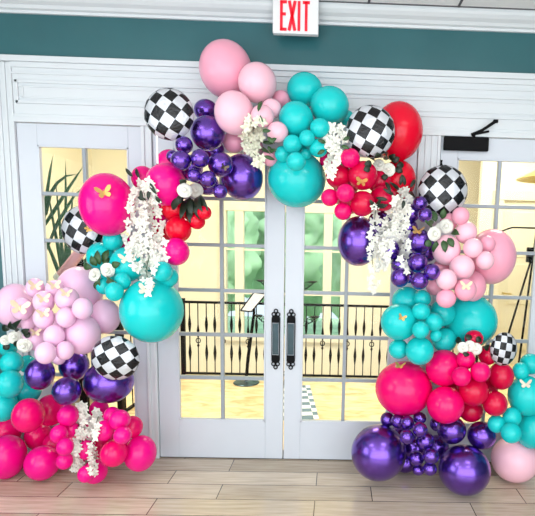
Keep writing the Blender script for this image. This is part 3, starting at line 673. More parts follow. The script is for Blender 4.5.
('K', -1.465, -0.491, 1.255, 0.0589, 0.0714, 'small pale pink balloon with a gold butterfly, centre top of the left pale bunch'),
('K', -1.606, -0.484, 1.205, 0.06, 0.0749, 'small pale pink balloon with a spread gold butterfly, left of the left pale bunch'),
('K', -1.422, -0.572, 1.167, 0.0576, 0.0698, 'small pale pink balloon with a gold butterfly, centre of the left pale bunch'),
('K', -1.615, -0.419, 1.11, 0.0446, 0.0552, 'small pale pink balloon half hidden below the left butterfly one'),
('K', -1.287, -0.57, 1.173, 0.0541, 0.0638, 'small pale pink balloon plain, right of the centre butterfly one'),
('K', -1.183, -0.57, 1.232, 0.0583, 0.0676, 'small pale pink balloon plain, second from the right in the middle row'),
('K', -1.249, -0.461, 1.044, 0.1081, 0.1291, 'large pale pink balloon above the left chrome purple ones'),
('K', -1.604, -0.361, 0.996, 0.0759, 0.0887, 'medium pale pink balloon right of the left edge roses, with a small gold butterfly'),
('K', -1.342, -0.611, 1.063, 0.058, 0.0693, 'small pale pink balloon centre low, left of the big one over purple'),
('K', -1.338, -0.714, 0.982, 0.0554, 0.0669, 'small pale pink balloon lowest left one, above chrome purple'),
('K', -1.271, -0.629, 0.978, 0.0496, 0.0585, 'small pale pink balloon lowest middle one, above chrome purple'),
('K', -1.44, -0.399, 0.869, 0.0419, 0.0455, 'tiny pale pink balloon tiny lowest one wedged above dark purple'),
('T', -1.893, -0.21, 0.897, 0.0581, 0.074, 'small turquoise balloon highest at the left picture edge, behind the roses'),
('T', -1.759, -0.386, 0.825, 0.0653, 0.0781, 'medium turquoise balloon second at the left picture edge, below the roses'),
('T', -1.77, -0.21, 0.771, 0.051, 0.0631, 'small turquoise balloon beside the purple ones, right of the second edge one'),
('T', -1.715, -0.484, 0.713, 0.0733, 0.0924, 'medium turquoise balloon middle of the left edge teal bunch'),
('T', -1.757, -0.257, 0.602, 0.0943, 0.1021, 'medium turquoise balloon right outer one of the left edge teal bunch'),
('T', -1.801, -0.438, 0.547, 0.0856, 0.1036, 'medium turquoise balloon lowest of the left edge teal bunch'),
('V', -1.522, -0.48, 0.782, 0.0846, 0.1024, 'medium chrome purple balloon leftmost of the left lower purple group'),
('V', -1.401, -0.292, 0.791, 0.0938, 0.1049, 'medium chrome purple balloon dark, behind the others under the lowest pale pink'),
('V', -1.306, -0.57, 0.702, 0.0823, 0.0895, 'medium chrome purple balloon front centre of the left lower purple group'),
('V', -1.124, -0.39, 0.711, 0.1585, 0.1413, 'large chrome purple balloon biggest of the left lower purple group, under the checkered one'),
('M', -1.611, -0.48, 0.502, 0.0926, 0.1122, 'medium fuchsia balloon upper left of the left fuchsia base, under teal'),
('F', -1.858, -0.352, 0.152, 0.1158, 0.1509, 'large hot pink balloon violet pink, lowest at the left picture corner'),
('F', -1.594, -0.39, 0.131, 0.1087, 0.1171, 'large hot pink balloon low front one near the left picture corner'),
('M', -1.994, -0.129, 0.236, 0.0887, 0.1101, 'medium fuchsia balloon at the left picture edge under the teal ones'),
('M', -1.621, -0.21, 0.44, 0.098, 0.1109, 'medium fuchsia balloon behind the upper left one of the left fuchsia base'),
('M', -1.777, -0.123, 0.206, 0.0868, 0.1028, 'medium fuchsia balloon red toned, in the middle left of the left fuchsia base'),
('F', -1.346, -0.496, 0.512, 0.0628, 0.0722, 'small hot pink balloon below the front purple one, left of the hanging blossoms'),
('F', -1.368, -0.57, 0.417, 0.0516, 0.0596, 'small hot pink balloon left of the hanging blossoms, upper small one'),
('F', -1.345, -0.466, 0.405, 0.0451, 0.0513, 'small hot pink balloon tiny one beside the left blossom string'),
('F', -1.283, -0.66, 0.372, 0.049, 0.0557, 'small hot pink balloon left of the hanging blossoms, middle small one'),
('F', -1.342, -0.57, 0.235, 0.0497, 0.0544, 'small hot pink balloon left of the hanging blossoms, lower small one'),
('F', -1.246, -0.48, 0.271, 0.0547, 0.0648, 'small hot pink balloon between the two blossom strings, lower one'),
('F', -1.282, -0.393, 0.358, 0.0594, 0.0665, 'small hot pink balloon between the two blossom strings, upper one'),
('F', -1.333, -0.439, 0.194, 0.0536, 0.0597, 'small hot pink balloon behind the end of the left blossom string'),
('F', -1.241, -0.3, 0.487, 0.0619, 0.0647, 'small hot pink balloon dark, under the big purple one, right of the strings'),
('F', -1.083, -0.57, 0.445, 0.0601, 0.0661, 'small hot pink balloon right of the blossom strings, upper small one'),
('F', -1.07, -0.48, 0.511, 0.0528, 0.058, 'small hot pink balloon highest small one of the left fuchsia base at right'),
('F', -0.982, -0.57, 0.517, 0.0643, 0.066, 'small hot pink balloon upper right small one, near the door post'),
('F', -0.927, -0.66, 0.453, 0.0527, 0.0543, 'small hot pink balloon small one in front, just above the right low ones'),
('M', -0.981, -0.39, 0.398, 0.0697, 0.0745, 'medium fuchsia balloon red, highest at the right end of the left fuchsia base'),
('M', -1.033, -0.554, 0.285, 0.0837, 0.0859, 'medium fuchsia balloon between the strings and the rightmost low one'),
('F', -0.922, -0.413, 0.222, 0.1045, 0.1211, 'large hot pink balloon rightmost low one beside the door post'),
('F', -1.203, -0.465, 0.114, 0.0777, 0.0814, 'medium hot pink balloon lowest one, standing on the floor under the blossom strings'),
('F', -1.201, -0.586, 0.157, 0.0507, 0.0552, 'small hot pink balloon at the foot of the right blossom string'),
('V', 0.882, -0.11, 0.242, 0.084, 0.0813, 'medium chrome purple balloon dark filler behind the left end of the small row'),
('V', 0.968, -0.24, 0.223, 0.0882, 0.0851, 'medium chrome purple balloon dark filler in the middle of the small lower ones'),
('V', 1.142, -0.21, 0.212, 0.0885, 0.086, 'medium chrome purple balloon dark filler left of the floor balloon top'),
('V', 0.915, -0.193, 0.085, 0.0825, 0.0785, 'medium chrome purple balloon dark filler between the leftmost base one and the lower four'),
('V', -0.636, -0.145, 2.149, 0.0864, 0.0877, 'medium chrome purple balloon dark filler in the heart of the upper left purple bunch'),
('V', -0.505, -0.21, 2.04, 0.0798, 0.0738, 'medium chrome purple balloon dark filler behind the rose pair of the upper left bunch'),
('V', -0.457, -0.21, 2.263, 0.0683, 0.0675, 'small chrome purple balloon dark filler right of the middle in the upper left bunch'),
('D', 0.427, -0.261, 2.062, 0.0888, 0.0864, 'medium raspberry red balloon dark filler behind the small ones of the upper right crimson bunch'),
('D', 0.459, -0.154, 1.952, 0.085, 0.0834, 'medium raspberry red balloon dark filler low behind the upper right crimson bunch'),
('D', 0.645, -0.278, 2.086, 0.0815, 0.0793, 'medium raspberry red balloon dark filler beside the butterfly one at upper right'),
('V', 0.869, -0.249, 1.623, 0.0903, 0.0906, 'medium chrome purple balloon dark filler behind the middle of the right purple bunch'),
('V', 1.005, -0.175, 1.638, 0.0776, 0.0855, 'medium chrome purple balloon dark filler between right purple bunch and white roses'),
('D', 1.458, -0.21, 0.664, 0.0995, 0.1019, 'medium raspberry red balloon dark filler in the middle of the right fuchsia bunch'),
('D', 1.27, -0.21, 0.66, 0.1008, 0.1017, 'medium raspberry red balloon dark filler between the two left balloons of the right bunch'),
('M', -1.377, -0.305, 0.262, 0.099, 0.111, 'medium fuchsia balloon red filler behind the two blossom strings'),
('M', -1.615, -0.196, 0.173, 0.0809, 0.0932, 'medium fuchsia balloon red filler among the small ones left of the blossom strings'),
('M', -1.334, -0.13, 0.164, 0.0998, 0.1095, 'medium fuchsia balloon red filler right of the two blossom strings'),
('M', -1.14, -0.21, 0.172, 0.08, 0.0855, 'medium fuchsia balloon red filler above the rightmost low one'),
('R', -0.657, -0.158, 1.846, 0.0802, 0.0833, 'medium crimson balloon filler below the rose pair in the upper left stack'),
('R', -0.84, -0.111, 1.712, 0.0794, 0.0994, 'medium crimson balloon filler hidden by the long left wisteria'),
('T', -1.19, -0.169, 1.441, 0.0759, 0.0853, 'medium turquoise balloon filler behind the left white roses'),
('T', 1.025, -0.191, 1.168, 0.086, 0.087, 'medium turquoise balloon filler in the heart of the right turquoise bunch'),
('T', 0.146, -0.185, 2.318, 0.0826, 0.0788, 'medium turquoise balloon filler among the small ones at the arch top'),
('K', -1.542, -0.21, 1.054, 0.0718, 0.0855, 'medium pale pink balloon filler in the heart of the left pale bunch'),
('P', 1.216, -0.188, 1.449, 0.0843, 0.0863, 'medium light pink balloon filler in the heart of the right pink bunch')]
BUTTERFLIES = [
(-1.029, -0.562, 1.937, 0.365, -0.886, 0.284, 0.092, -15, 'g', 'gold paper butterfly on the large upper left hot pink balloon'),
(0.517, -0.539, 2.053, -0.103, -0.876, -0.472, 0.071, 10, 'g', 'gold paper butterfly on the crimson balloon under the checkered one'),
(0.892, -0.446, 1.76, -0.246, -0.64, 0.728, 0.081, 5, 'g', 'pale gold paper butterfly on the right purple balloon beside the wisteria'),
(1.171, -0.636, 1.435, -0.215, -0.897, 0.387, 0.072, 0, 'p', 'pale gold paper butterfly on the right light pink balloon bunch'),
(0.801, -0.535, 1.214, 0.028, -0.927, 0.374, 0.052, 20, 'g', 'tiny gold paper butterfly on the right outer turquoise balloon'),
(0.823, -0.374, 0.853, -0.207, -0.365, 0.908, 0.073, -5, 'g', 'gold paper butterfly on top of the big right fuchsia balloon'),
(-0.314, -0.548, 2.111, 0.449, -0.844, -0.293, 0.049, 20, 'd', 'dark bronze butterfly on an upper left chrome purple balloon'),
(1.654, -0.472, 0.773, -0.352, -0.617, 0.704, 0.078, -10, 'w', 'pale cream butterfly on the far right turquoise balloon'),
(-1.544, -0.44, 1.349, 0.597, -0.764, 0.245, 0.081, 5, 'p', 'gold paper butterfly topmost left on the pale pink bunch'),
(-1.419, -0.443, 1.354, 0.505, -0.754, 0.419, 0.075, -5, 'p', 'gold paper butterfly topmost right on the pale pink bunch'),
(-1.298, -0.539, 1.317, 0.381, -0.778, 0.5, 0.067, 10, 'p', 'gold paper butterfly on the pale balloon right of the top ones'),
(-1.433, -0.545, 1.282, 0.553, -0.767, 0.326, 0.073, 0, 'p', 'gold paper butterfly upper centre of the pale pink bunch'),
(-1.579, -0.547, 1.222, 0.459, -0.867, 0.192, 0.106, 10, 'p', 'widest gold paper butterfly, at the left of the pale pink bunch'),
(-1.392, -0.622, 1.202, 0.529, -0.732, 0.429, 0.071, -8, 'p', 'gold paper butterfly middle of the pale pink bunch, below another'),
(-1.567, -0.425, 1.041, 0.493, -0.744, 0.451, 0.064, 5, 'p', 'lowest gold paper butterfly of the pale pink bunch beside white roses'),
(-0.928, -0.523, 1.542, 0.331, -0.874, 0.355, 0.084, -10, 'w', 'cream butterfly on turquoise balloon left of the wisteria'),
(-0.772, -0.626, 1.359, 0.109, -0.731, 0.674, 0.093, 10, 'w', 'cream butterfly on the biggest left turquoise balloon below the wisteria'),
(-1.278, -0.273, 1.719, 0.278, -0.96, 0.027, 0.048, 60, 'g', 'gold butterfly at the right edge of the left window checkered balloon')]
ROSES = [
((-0.544, -0.466, 1.975), [(-0.554, -0.545, 1.969, 0.0396), (-0.533, -0.386, 1.981, 0.0417)], [(-0.583, -0.464, 1.927, -0.655, -0.476, 1.881), (-0.592, -0.513, 1.929, -0.656, -0.461, 1.851), (-0.589, -0.362, 1.928, -0.61, -0.455, 1.793), (-0.522, -0.415, 1.92, -0.494, -0.446, 1.796), (-0.491, -0.414, 1.933, -0.418, -0.52, 1.849), (-0.601, -0.363, 1.921, -0.617, -0.317, 1.808), (-0.562, -0.365, 1.909, -0.556, -0.437, 1.768), (-0.573, -0.413, 1.931, -0.554, -0.365, 1.84), (-0.542, -0.414, 1.925, -0.56, -0.419, 1.82), (-0.583, -0.503, 1.936, -0.645, -0.474, 1.884), (-0.504, -0.412, 1.945, -0.432, -0.511, 1.875), (-0.561, -0.412, 1.937, -0.542, -0.445, 1.812), (-0.561, -0.491, 2.01, -0.59, -0.53, 2.029), (-0.517, -0.413, 1.939, -0.45, -0.536, 1.841)], 'pair of white roses with dark leaves below the upper left purple bunch'),
((-1.109, -0.483, 1.45), [(-1.176, -0.431, 1.431, 0.0386), (-1.042, -0.535, 1.468, 0.0405)], [(-1.146, -0.403, 1.491, -1.161, -0.399, 1.585), (-1.165, -0.405, 1.484, -1.198, -0.409, 1.55), (-1.122, -0.398, 1.511, -1.106, -0.366, 1.589), (-1.2, -0.398, 1.47, -1.266, -0.374, 1.487), (-1.009, -0.537, 1.496, -0.954, -0.544, 1.517), (-1.13, -0.444, 1.398, -1.182, -0.392, 1.325), (-1.083, -0.409, 1.416, -0.938, -0.638, 1.404), (-1.154, -0.404, 1.439, -1.139, -0.439, 1.391), (-1.13, -0.397, 1.498, -1.1, -0.369, 1.538)], 'pair of white roses with fern leaves on the left turquoise bunch'),
((-1.757, -0.349, 0.966), [(-1.789, -0.296, 0.981, 0.0408), (-1.625, -0.459, 0.96, 0.0422), (-1.856, -0.292, 0.958, 0.0306)], [(-1.799, -0.27, 1.024, -1.789, -0.33, 1.095), (-1.77, -0.263, 1.03, -1.581, -0.534, 1.149), (-1.805, -0.312, 1.032, -1.871, -0.287, 1.057), (-1.638, -0.441, 1.035, -1.587, -0.457, 1.073), (-1.743, -0.323, 0.967, -1.79, -0.27, 0.9), (-1.835, -0.276, 0.92, -1.876, -0.287, 0.894), (-1.612, -0.454, 1.012, -1.596, -0.441, 1.049)], 'white roses with dark leaves at the left edge between pale pink and turquoise'),
((0.669, -0.34, 2.169), [(0.64, -0.338, 2.184, 0.0359), (0.699, -0.341, 2.154, 0.0392)], [(0.616, -0.495, 2.201, 0.606, -0.529, 2.23), (0.747, -0.283, 2.173, 0.8, -0.286, 2.145), (0.713, -0.275, 2.224, 0.741, -0.317, 2.258), (0.566, -0.547, 2.132, 0.526, -0.557, 2.116), (0.604, -0.324, 2.214, 0.537, -0.514, 2.213), (0.662, -0.324, 2.222, 0.652, -0.505, 2.235), (0.726, -0.277, 2.212, 0.776, -0.288, 2.24), (0.754, -0.281, 2.186, 0.809, -0.254, 2.201), (0.579, -0.518, 2.16, 0.529, -0.535, 2.156), (0.669, -0.361, 2.123, 0.678, -0.363, 2.079)], 'pair of white roses under the upper right checkered balloon'),
((1.045, -0.397, 1.779), [(1.0, -0.458, 1.748, 0.0417), (1.085, -0.377, 1.802, 0.0427), (1.051, -0.356, 1.788, 0.0297)], [(1.018, -0.377, 1.826, 0.994, -0.342, 1.899), (1.062, -0.35, 1.847, 1.067, -0.369, 1.916), (0.993, -0.379, 1.806, 0.915, -0.521, 1.828), (1.017, -0.447, 1.704, 1.001, -0.414, 1.63), (1.05, -0.471, 1.711, 1.064, -0.493, 1.631), (1.081, -0.472, 1.725, 1.115, -0.493, 1.666), (1.136, -0.338, 1.765, 1.162, -0.437, 1.747), (0.974, -0.467, 1.703, 0.935, -0.476, 1.669)], 'white roses with yellow green leaves between right purple and light pink'),
((1.255, -0.501, 1.024), [(1.207, -0.516, 1.026, 0.0325), (1.257, -0.497, 1.033, 0.0327), (1.3, -0.489, 1.012, 0.0361)], [(1.256, -0.472, 1.061, 1.254, -0.44, 1.1), (1.218, -0.44, 1.046, 1.193, -0.378, 1.056), (1.299, -0.484, 1.058, 1.33, -0.469, 1.091), (1.358, -0.448, 1.017, 1.415, -0.395, 1.006), (1.224, -0.531, 1.001, 1.217, -0.544, 0.971)], 'row of three white roses low at right above fuchsia balloons')]
GARLANDS = [
('wisteria', [(-0.747, -0.59, 2.016, 0.0291), (-0.9, -0.327, 2.027, 0.0309), (-0.735, -0.596, 1.993, 0.0255), (-0.789, -0.546, 1.995, 0.0297), (-0.901, -0.335, 1.989, 0.0311), (-0.772, -0.568, 1.969, 0.0315), (-0.719, -0.588, 1.958, 0.0322), (-0.905, -0.41, 1.96, 0.0346), (-0.875, -0.401, 1.941, 0.0321), (-0.833, -0.402, 1.94, 0.0329), (-0.901, -0.408, 1.936, 0.035), (-0.734, -0.568, 1.922, 0.0282), (-0.912, -0.439, 1.916, 0.031), (-0.859, -0.409, 1.911, 0.0323), (-0.716, -0.554, 1.9, 0.0319), (-0.8, -0.422, 1.904, 0.0269), (-0.891, -0.411, 1.889, 0.0267), (-0.91, -0.466, 1.88, 0.0259), (-0.834, -0.355, 1.885, 0.0315), (-0.836, -0.419, 1.88, 0.0268), (-0.793, -0.352, 1.875, 0.0262), (-0.913, -0.414, 1.856, 0.0257), (-0.837, -0.35, 1.861, 0.0271), (-0.915, -0.479, 1.849, 0.0329), (-0.872, -0.417, 1.851, 0.0293), (-0.774, -0.37, 1.848, 0.0366), (-0.832, -0.431, 1.825, 0.0268), (-0.827, -0.357, 1.821, 0.0318), (-0.92, -0.418, 1.815, 0.0292), (-0.865, -0.415, 1.813, 0.0303), (-0.774, -0.375, 1.816, 0.0264), (-0.823, -0.432, 1.802, 0.0347), (-0.896, -0.434, 1.786, 0.0273), (-0.844, -0.431, 1.783, 0.025), (-0.868, -0.434, 1.778, 0.0276), (-0.822, -0.373, 1.781, 0.0278), (-0.937, -0.454, 1.772, 0.0277), (-0.92, -0.422, 1.769, 0.0331), (-0.755, -0.368, 1.767, 0.0298), (-0.836, -0.441, 1.762, 0.0338), (-0.793, -0.369, 1.764, 0.0263), (-0.88, -0.433, 1.753, 0.0298), (-0.826, -0.426, 1.733, 0.0263), (-0.756, -0.371, 1.734, 0.0269), (-0.932, -0.437, 1.723, 0.0322), (-0.8, -0.379, 1.727, 0.0273), (-0.857, -0.427, 1.72, 0.032), (-0.752, -0.378, 1.706, 0.026), (-0.806, -0.443, 1.7, 0.0309), (-0.881, -0.433, 1.694, 0.0319), (-0.772, -0.382, 1.687, 0.0361), (-0.902, -0.451, 1.682, 0.0293), (-0.986, -0.371, 1.674, 0.0365), (-0.826, -0.444, 1.665, 0.0277), (-0.865, -0.446, 1.662, 0.0268), (-0.806, -0.394, 1.663, 0.0305), (-0.902, -0.454, 1.651, 0.032), (-0.676, -0.537, 1.652, 0.0336), (-0.759, -0.387, 1.645, 0.0304), (-0.806, -0.44, 1.643, 0.0322), (-0.876, -0.44, 1.639, 0.0342), (-0.826, -0.448, 1.634, 0.0271), (-0.778, -0.448, 1.633, 0.0261), (-0.966, -0.385, 1.624, 0.0342), (-0.901, -0.455, 1.624, 0.0356), (-0.868, -0.456, 1.614, 0.0313), (-0.747, -0.449, 1.613, 0.0271), (-0.791, -0.444, 1.606, 0.0333), (-0.925, -0.494, 1.595, 0.03), (-0.9, -0.469, 1.591, 0.0337), (-0.679, -0.573, 1.6, 0.0256), (-0.841, -0.446, 1.591, 0.027), (-0.796, -0.457, 1.581, 0.0296), (-0.776, -0.449, 1.576, 0.0347), (-0.869, -0.461, 1.572, 0.0304), (-0.741, -0.454, 1.568, 0.0268), (-0.902, -0.516, 1.563, 0.0337), (-0.812, -0.458, 1.55, 0.0327), (-0.669, -0.571, 1.557, 0.0307), (-0.88, -0.514, 1.543, 0.0331), (-0.761, -0.468, 1.541, 0.0344), (-0.733, -0.472, 1.538, 0.0325), (-0.857, -0.437, 1.532, 0.0281), (-0.841, -0.395, 1.517, 0.0279), (-0.78, -0.46, 1.515, 0.0318), (-0.693, -0.638, 1.518, 0.024), (-0.861, -0.494, 1.505, 0.0329), (-0.879, -0.53, 1.502, 0.0302), (-0.82, -0.417, 1.496, 0.0258), (-0.849, -0.411, 1.486, 0.0271), (-0.868, -0.496, 1.476, 0.0317), (-0.706, -0.648, 1.483, 0.0324), (-0.857, -0.449, 1.464, 0.0273), (-0.838, -0.404, 1.447, 0.0282), (-0.876, -0.409, 1.428, 0.0271), (-0.845, -0.408, 1.42, 0.0316), (-0.812, -0.551, 1.415, 0.0248), (-0.763, -0.58, 1.412, 0.0322), (-0.752, -0.616, 1.38, 0.0299), (-0.74, -0.665, 1.348, 0.0309)], [(-0.955, -0.312, 2.061, -1.005, -0.304, 2.117), (-0.907, -0.322, 2.048, -0.943, -0.29, 2.121), (-0.889, -0.305, 2.019, -0.901, -0.316, 1.936), (-0.796, -0.595, 1.957, -0.782, -0.604, 1.89), (-0.739, -0.603, 1.999, -0.705, -0.596, 1.935), (-0.744, -0.592, 1.959, -0.753, -0.6, 1.898), (-0.861, -0.343, 1.8, -0.814, -0.341, 1.819), (-0.717, -0.586, 1.925, -0.687, -0.552, 1.885), (-0.781, -0.561, 1.902, -0.833, -0.558, 1.919)], 'wide hanging white wisteria garland between hot pink and crimson at left'),
('orchid_spray', [(-0.165, -0.494, 2.416, 0.0266), (-0.111, -0.558, 2.389, 0.0299), (-0.179, -0.506, 2.397, 0.0274), (-0.165, -0.452, 2.397, 0.029), (-0.088, -0.567, 2.372, 0.0355), (-0.133, -0.513, 2.371, 0.0256), (-0.177, -0.467, 2.372, 0.0357), (-0.194, -0.483, 2.361, 0.0366), (-0.113, -0.348, 2.388, 0.0299), (-0.163, -0.341, 2.381, 0.03), (-0.192, -0.351, 2.366, 0.0301), (-0.131, -0.35, 2.364, 0.0352), (-0.206, -0.441, 2.341, 0.0269), (-0.164, -0.345, 2.349, 0.0368), (-0.195, -0.347, 2.342, 0.0313), (-0.23, -0.358, 2.328, 0.0381), (-0.126, -0.357, 2.33, 0.0355), (-0.173, -0.358, 2.328, 0.0361), (-0.206, -0.356, 2.319, 0.0293), (-0.159, -0.298, 2.317, 0.0347), (-0.235, -0.29, 2.302, 0.0343), (-0.174, -0.303, 2.298, 0.0317), (-0.203, -0.309, 2.279, 0.0315), (-0.149, -0.3, 2.281, 0.039), (-0.229, -0.298, 2.273, 0.0329), (-0.171, -0.294, 2.263, 0.0307), (-0.207, -0.312, 2.245, 0.0332), (-0.187, -0.312, 2.228, 0.0381), (-0.158, -0.313, 2.228, 0.0385), (-0.102, -0.419, 2.19, 0.0288), (-0.136, -0.378, 2.192, 0.027), (-0.153, -0.379, 2.171, 0.0373), (-0.115, -0.385, 2.158, 0.0371), (-0.142, -0.384, 2.151, 0.0358)], [(-0.084, -0.569, 2.323, -0.03, -0.57, 2.325), (-0.055, -0.564, 2.291, -0.007, -0.57, 2.253), (-0.124, -0.31, 2.307, -0.049, -0.313, 2.296), (-0.069, -0.421, 2.264, -0.039, -0.429, 2.216), (-0.129, -0.273, 2.269, -0.048, -0.433, 2.213), (-0.093, -0.426, 2.202, -0.025, -0.42, 2.18), (-0.056, -0.427, 2.227, -0.003, -0.488, 2.234), (-0.146, -0.287, 2.335, -0.118, -0.281, 2.387), (-0.037, -0.562, 2.263, 0.002, -0.56, 2.287), (-0.106, -0.582, 2.428, -0.091, -0.532, 2.503), (-0.088, -0.547, 2.362, -0.093, -0.584, 2.412)], 'cream flower spray with green leaves on the top light pink bunch'),
('blossom_spray', [(0.328, -0.483, 2.378, 0.0358), (0.385, -0.473, 2.38, 0.0272), (0.351, -0.479, 2.359, 0.0316), (0.317, -0.486, 2.354, 0.0293), (0.376, -0.491, 2.333, 0.0326), (0.415, -0.483, 2.331, 0.0349), (0.3, -0.477, 2.318, 0.0327), (0.336, -0.482, 2.308, 0.0264), (0.361, -0.489, 2.302, 0.0319), (0.402, -0.493, 2.3, 0.0302), (0.311, -0.501, 2.275, 0.0349), (0.367, -0.486, 2.276, 0.026), (0.339, -0.503, 2.263, 0.0306), (0.315, -0.487, 2.254, 0.028), (0.355, -0.501, 2.247, 0.028), (0.383, -0.496, 2.236, 0.0336), (0.331, -0.495, 2.234, 0.0334), (0.378, -0.513, 2.2, 0.035), (0.346, -0.445, 2.198, 0.0337), (0.32, -0.439, 2.192, 0.0339), (0.369, -0.51, 2.172, 0.0326), (0.356, -0.51, 2.145, 0.0345), (0.309, -0.442, 2.152, 0.0347), (0.349, -0.541, 2.109, 0.0262), (0.322, -0.51, 2.107, 0.0371), (0.332, -0.517, 2.082, 0.0352)], [(0.295, -0.522, 2.275, 0.244, -0.537, 2.289), (0.387, -0.577, 2.251, 0.438, -0.581, 2.234), (0.291, -0.536, 2.231, 0.243, -0.533, 2.204), (0.37, -0.482, 2.195, 0.399, -0.489, 2.148), (0.398, -0.553, 2.29, 0.441, -0.551, 2.307)], 'white blossom spray left of the upper right checkered balloon'),
('wisteria', [(0.823, -0.29, 2.041, 0.0252), (0.781, -0.271, 2.03, 0.0273), (0.825, -0.274, 2.023, 0.0328), (0.802, -0.262, 2.016, 0.0279), (0.819, -0.273, 1.999, 0.0348), (0.839, -0.329, 1.988, 0.026), (0.792, -0.27, 1.985, 0.0266), (0.745, -0.432, 1.962, 0.0332), (0.85, -0.329, 1.966, 0.0314), (0.807, -0.336, 1.954, 0.0255), (0.767, -0.346, 1.948, 0.0273), (0.728, -0.433, 1.933, 0.0261), (0.806, -0.348, 1.933, 0.026), (0.78, -0.352, 1.926, 0.0304), (0.826, -0.383, 1.919, 0.0325), (0.762, -0.349, 1.912, 0.0315), (0.734, -0.336, 1.906, 0.0335), (0.769, -0.338, 1.893, 0.0281), (0.837, -0.413, 1.889, 0.0319), (0.808, -0.368, 1.886, 0.0343), (0.71, -0.35, 1.88, 0.0251), (0.788, -0.351, 1.87, 0.0277), (0.759, -0.358, 1.867, 0.0252), (0.728, -0.29, 1.86, 0.0271), (0.797, -0.356, 1.848, 0.0259), (0.765, -0.346, 1.842, 0.033), (0.827, -0.378, 1.841, 0.0288), (0.696, -0.302, 1.839, 0.0253), (0.736, -0.358, 1.818, 0.0274), (0.767, -0.364, 1.816, 0.0268), (0.688, -0.322, 1.808, 0.0346), (0.797, -0.327, 1.809, 0.0295), (0.832, -0.362, 1.808, 0.0311), (0.713, -0.31, 1.802, 0.0251), (0.75, -0.366, 1.8, 0.0289), (0.733, -0.296, 1.79, 0.0322), (0.817, -0.358, 1.785, 0.0254), (0.697, -0.291, 1.778, 0.0252), (0.746, -0.371, 1.775, 0.026), (0.791, -0.342, 1.774, 0.0292), (0.673, -0.309, 1.769, 0.027), (0.722, -0.294, 1.769, 0.027), (0.769, -0.364, 1.753, 0.0246), (0.746, -0.363, 1.747, 0.0292), (0.707, -0.368, 1.744, 0.0324), (0.805, -0.346, 1.746, 0.027), (0.665, -0.31, 1.742, 0.0353), (0.783, -0.378, 1.727, 0.0273), (0.677, -0.371, 1.724, 0.0264), (0.732, -0.375, 1.721, 0.0301), (0.758, -0.366, 1.712, 0.0261), (0.697, -0.378, 1.71, 0.0258), (0.66, -0.362, 1.698, 0.0338), (0.703, -0.453, 1.693, 0.024), (0.684, -0.445, 1.686, 0.0332), (0.727, -0.468, 1.684, 0.0249), (0.662, -0.437, 1.666, 0.0252), (0.699, -0.463, 1.665, 0.0278), (0.721, -0.485, 1.656, 0.0283), (0.679, -0.474, 1.641, 0.0237), (0.658, -0.444, 1.631, 0.0314), (0.71, -0.486, 1.619, 0.0253), (0.678, -0.447, 1.608, 0.0288), (0.652, -0.377, 1.597, 0.0313), (0.702, -0.462, 1.593, 0.0337), (0.682, -0.382, 1.576, 0.0301), (0.704, -0.399, 1.559, 0.0314), (0.642, -0.384, 1.552, 0.0335), (0.688, -0.39, 1.545, 0.0318), (0.665, -0.387, 1.538, 0.0319), (0.647, -0.403, 1.518, 0.0334), (0.699, -0.396, 1.517, 0.0278), (0.837, -0.365, 1.752, 0.0248), (0.8, -0.317, 1.737, 0.0302), (0.835, -0.338, 1.73, 0.0227), (0.811, -0.353, 1.709, 0.0266), (0.832, -0.449, 1.697, 0.0237), (0.802, -0.294, 1.689, 0.0301), (0.831, -0.345, 1.671, 0.0292), (0.798, -0.314, 1.66, 0.0322), (0.837, -0.425, 1.661, 0.0296), (0.817, -0.342, 1.643, 0.0252), (0.85, -0.372, 1.635, 0.0276), (0.804, -0.334, 1.615, 0.0246), (0.826, -0.345, 1.615, 0.0237), (0.839, -0.351, 1.596, 0.0255), (0.788, -0.456, 1.584, 0.0312), (0.82, -0.448, 1.559, 0.0246), (0.835, -0.447, 1.546, 0.0223), (0.795, -0.478, 1.54, 0.0222), (0.828, -0.442, 1.526, 0.0262), (0.814, -0.533, 1.509, 0.0282)], [(0.816, -0.301, 2.057, 0.798, -0.312, 2.129), (0.853, -0.274, 2.048, 0.89, -0.244, 2.111), (0.778, -0.293, 2.031, 0.703, -0.366, 2.075), (0.728, -0.46, 1.983, 0.654, -0.471, 2.02), (0.782, -0.306, 2.056, 0.793, -0.311, 2.137), (0.845, -0.247, 2.011, 0.869, -0.448, 1.966), (0.689, -0.486, 1.949, 0.609, -0.472, 1.962), (0.672, -0.476, 1.919, 0.586, -0.565, 1.897), (0.707, -0.472, 2.0, 0.673, -0.421, 2.067), (0.792, -0.461, 1.954, 0.783, -0.468, 1.898)], 'widest white wisteria garland in front of the right purple bunch'),
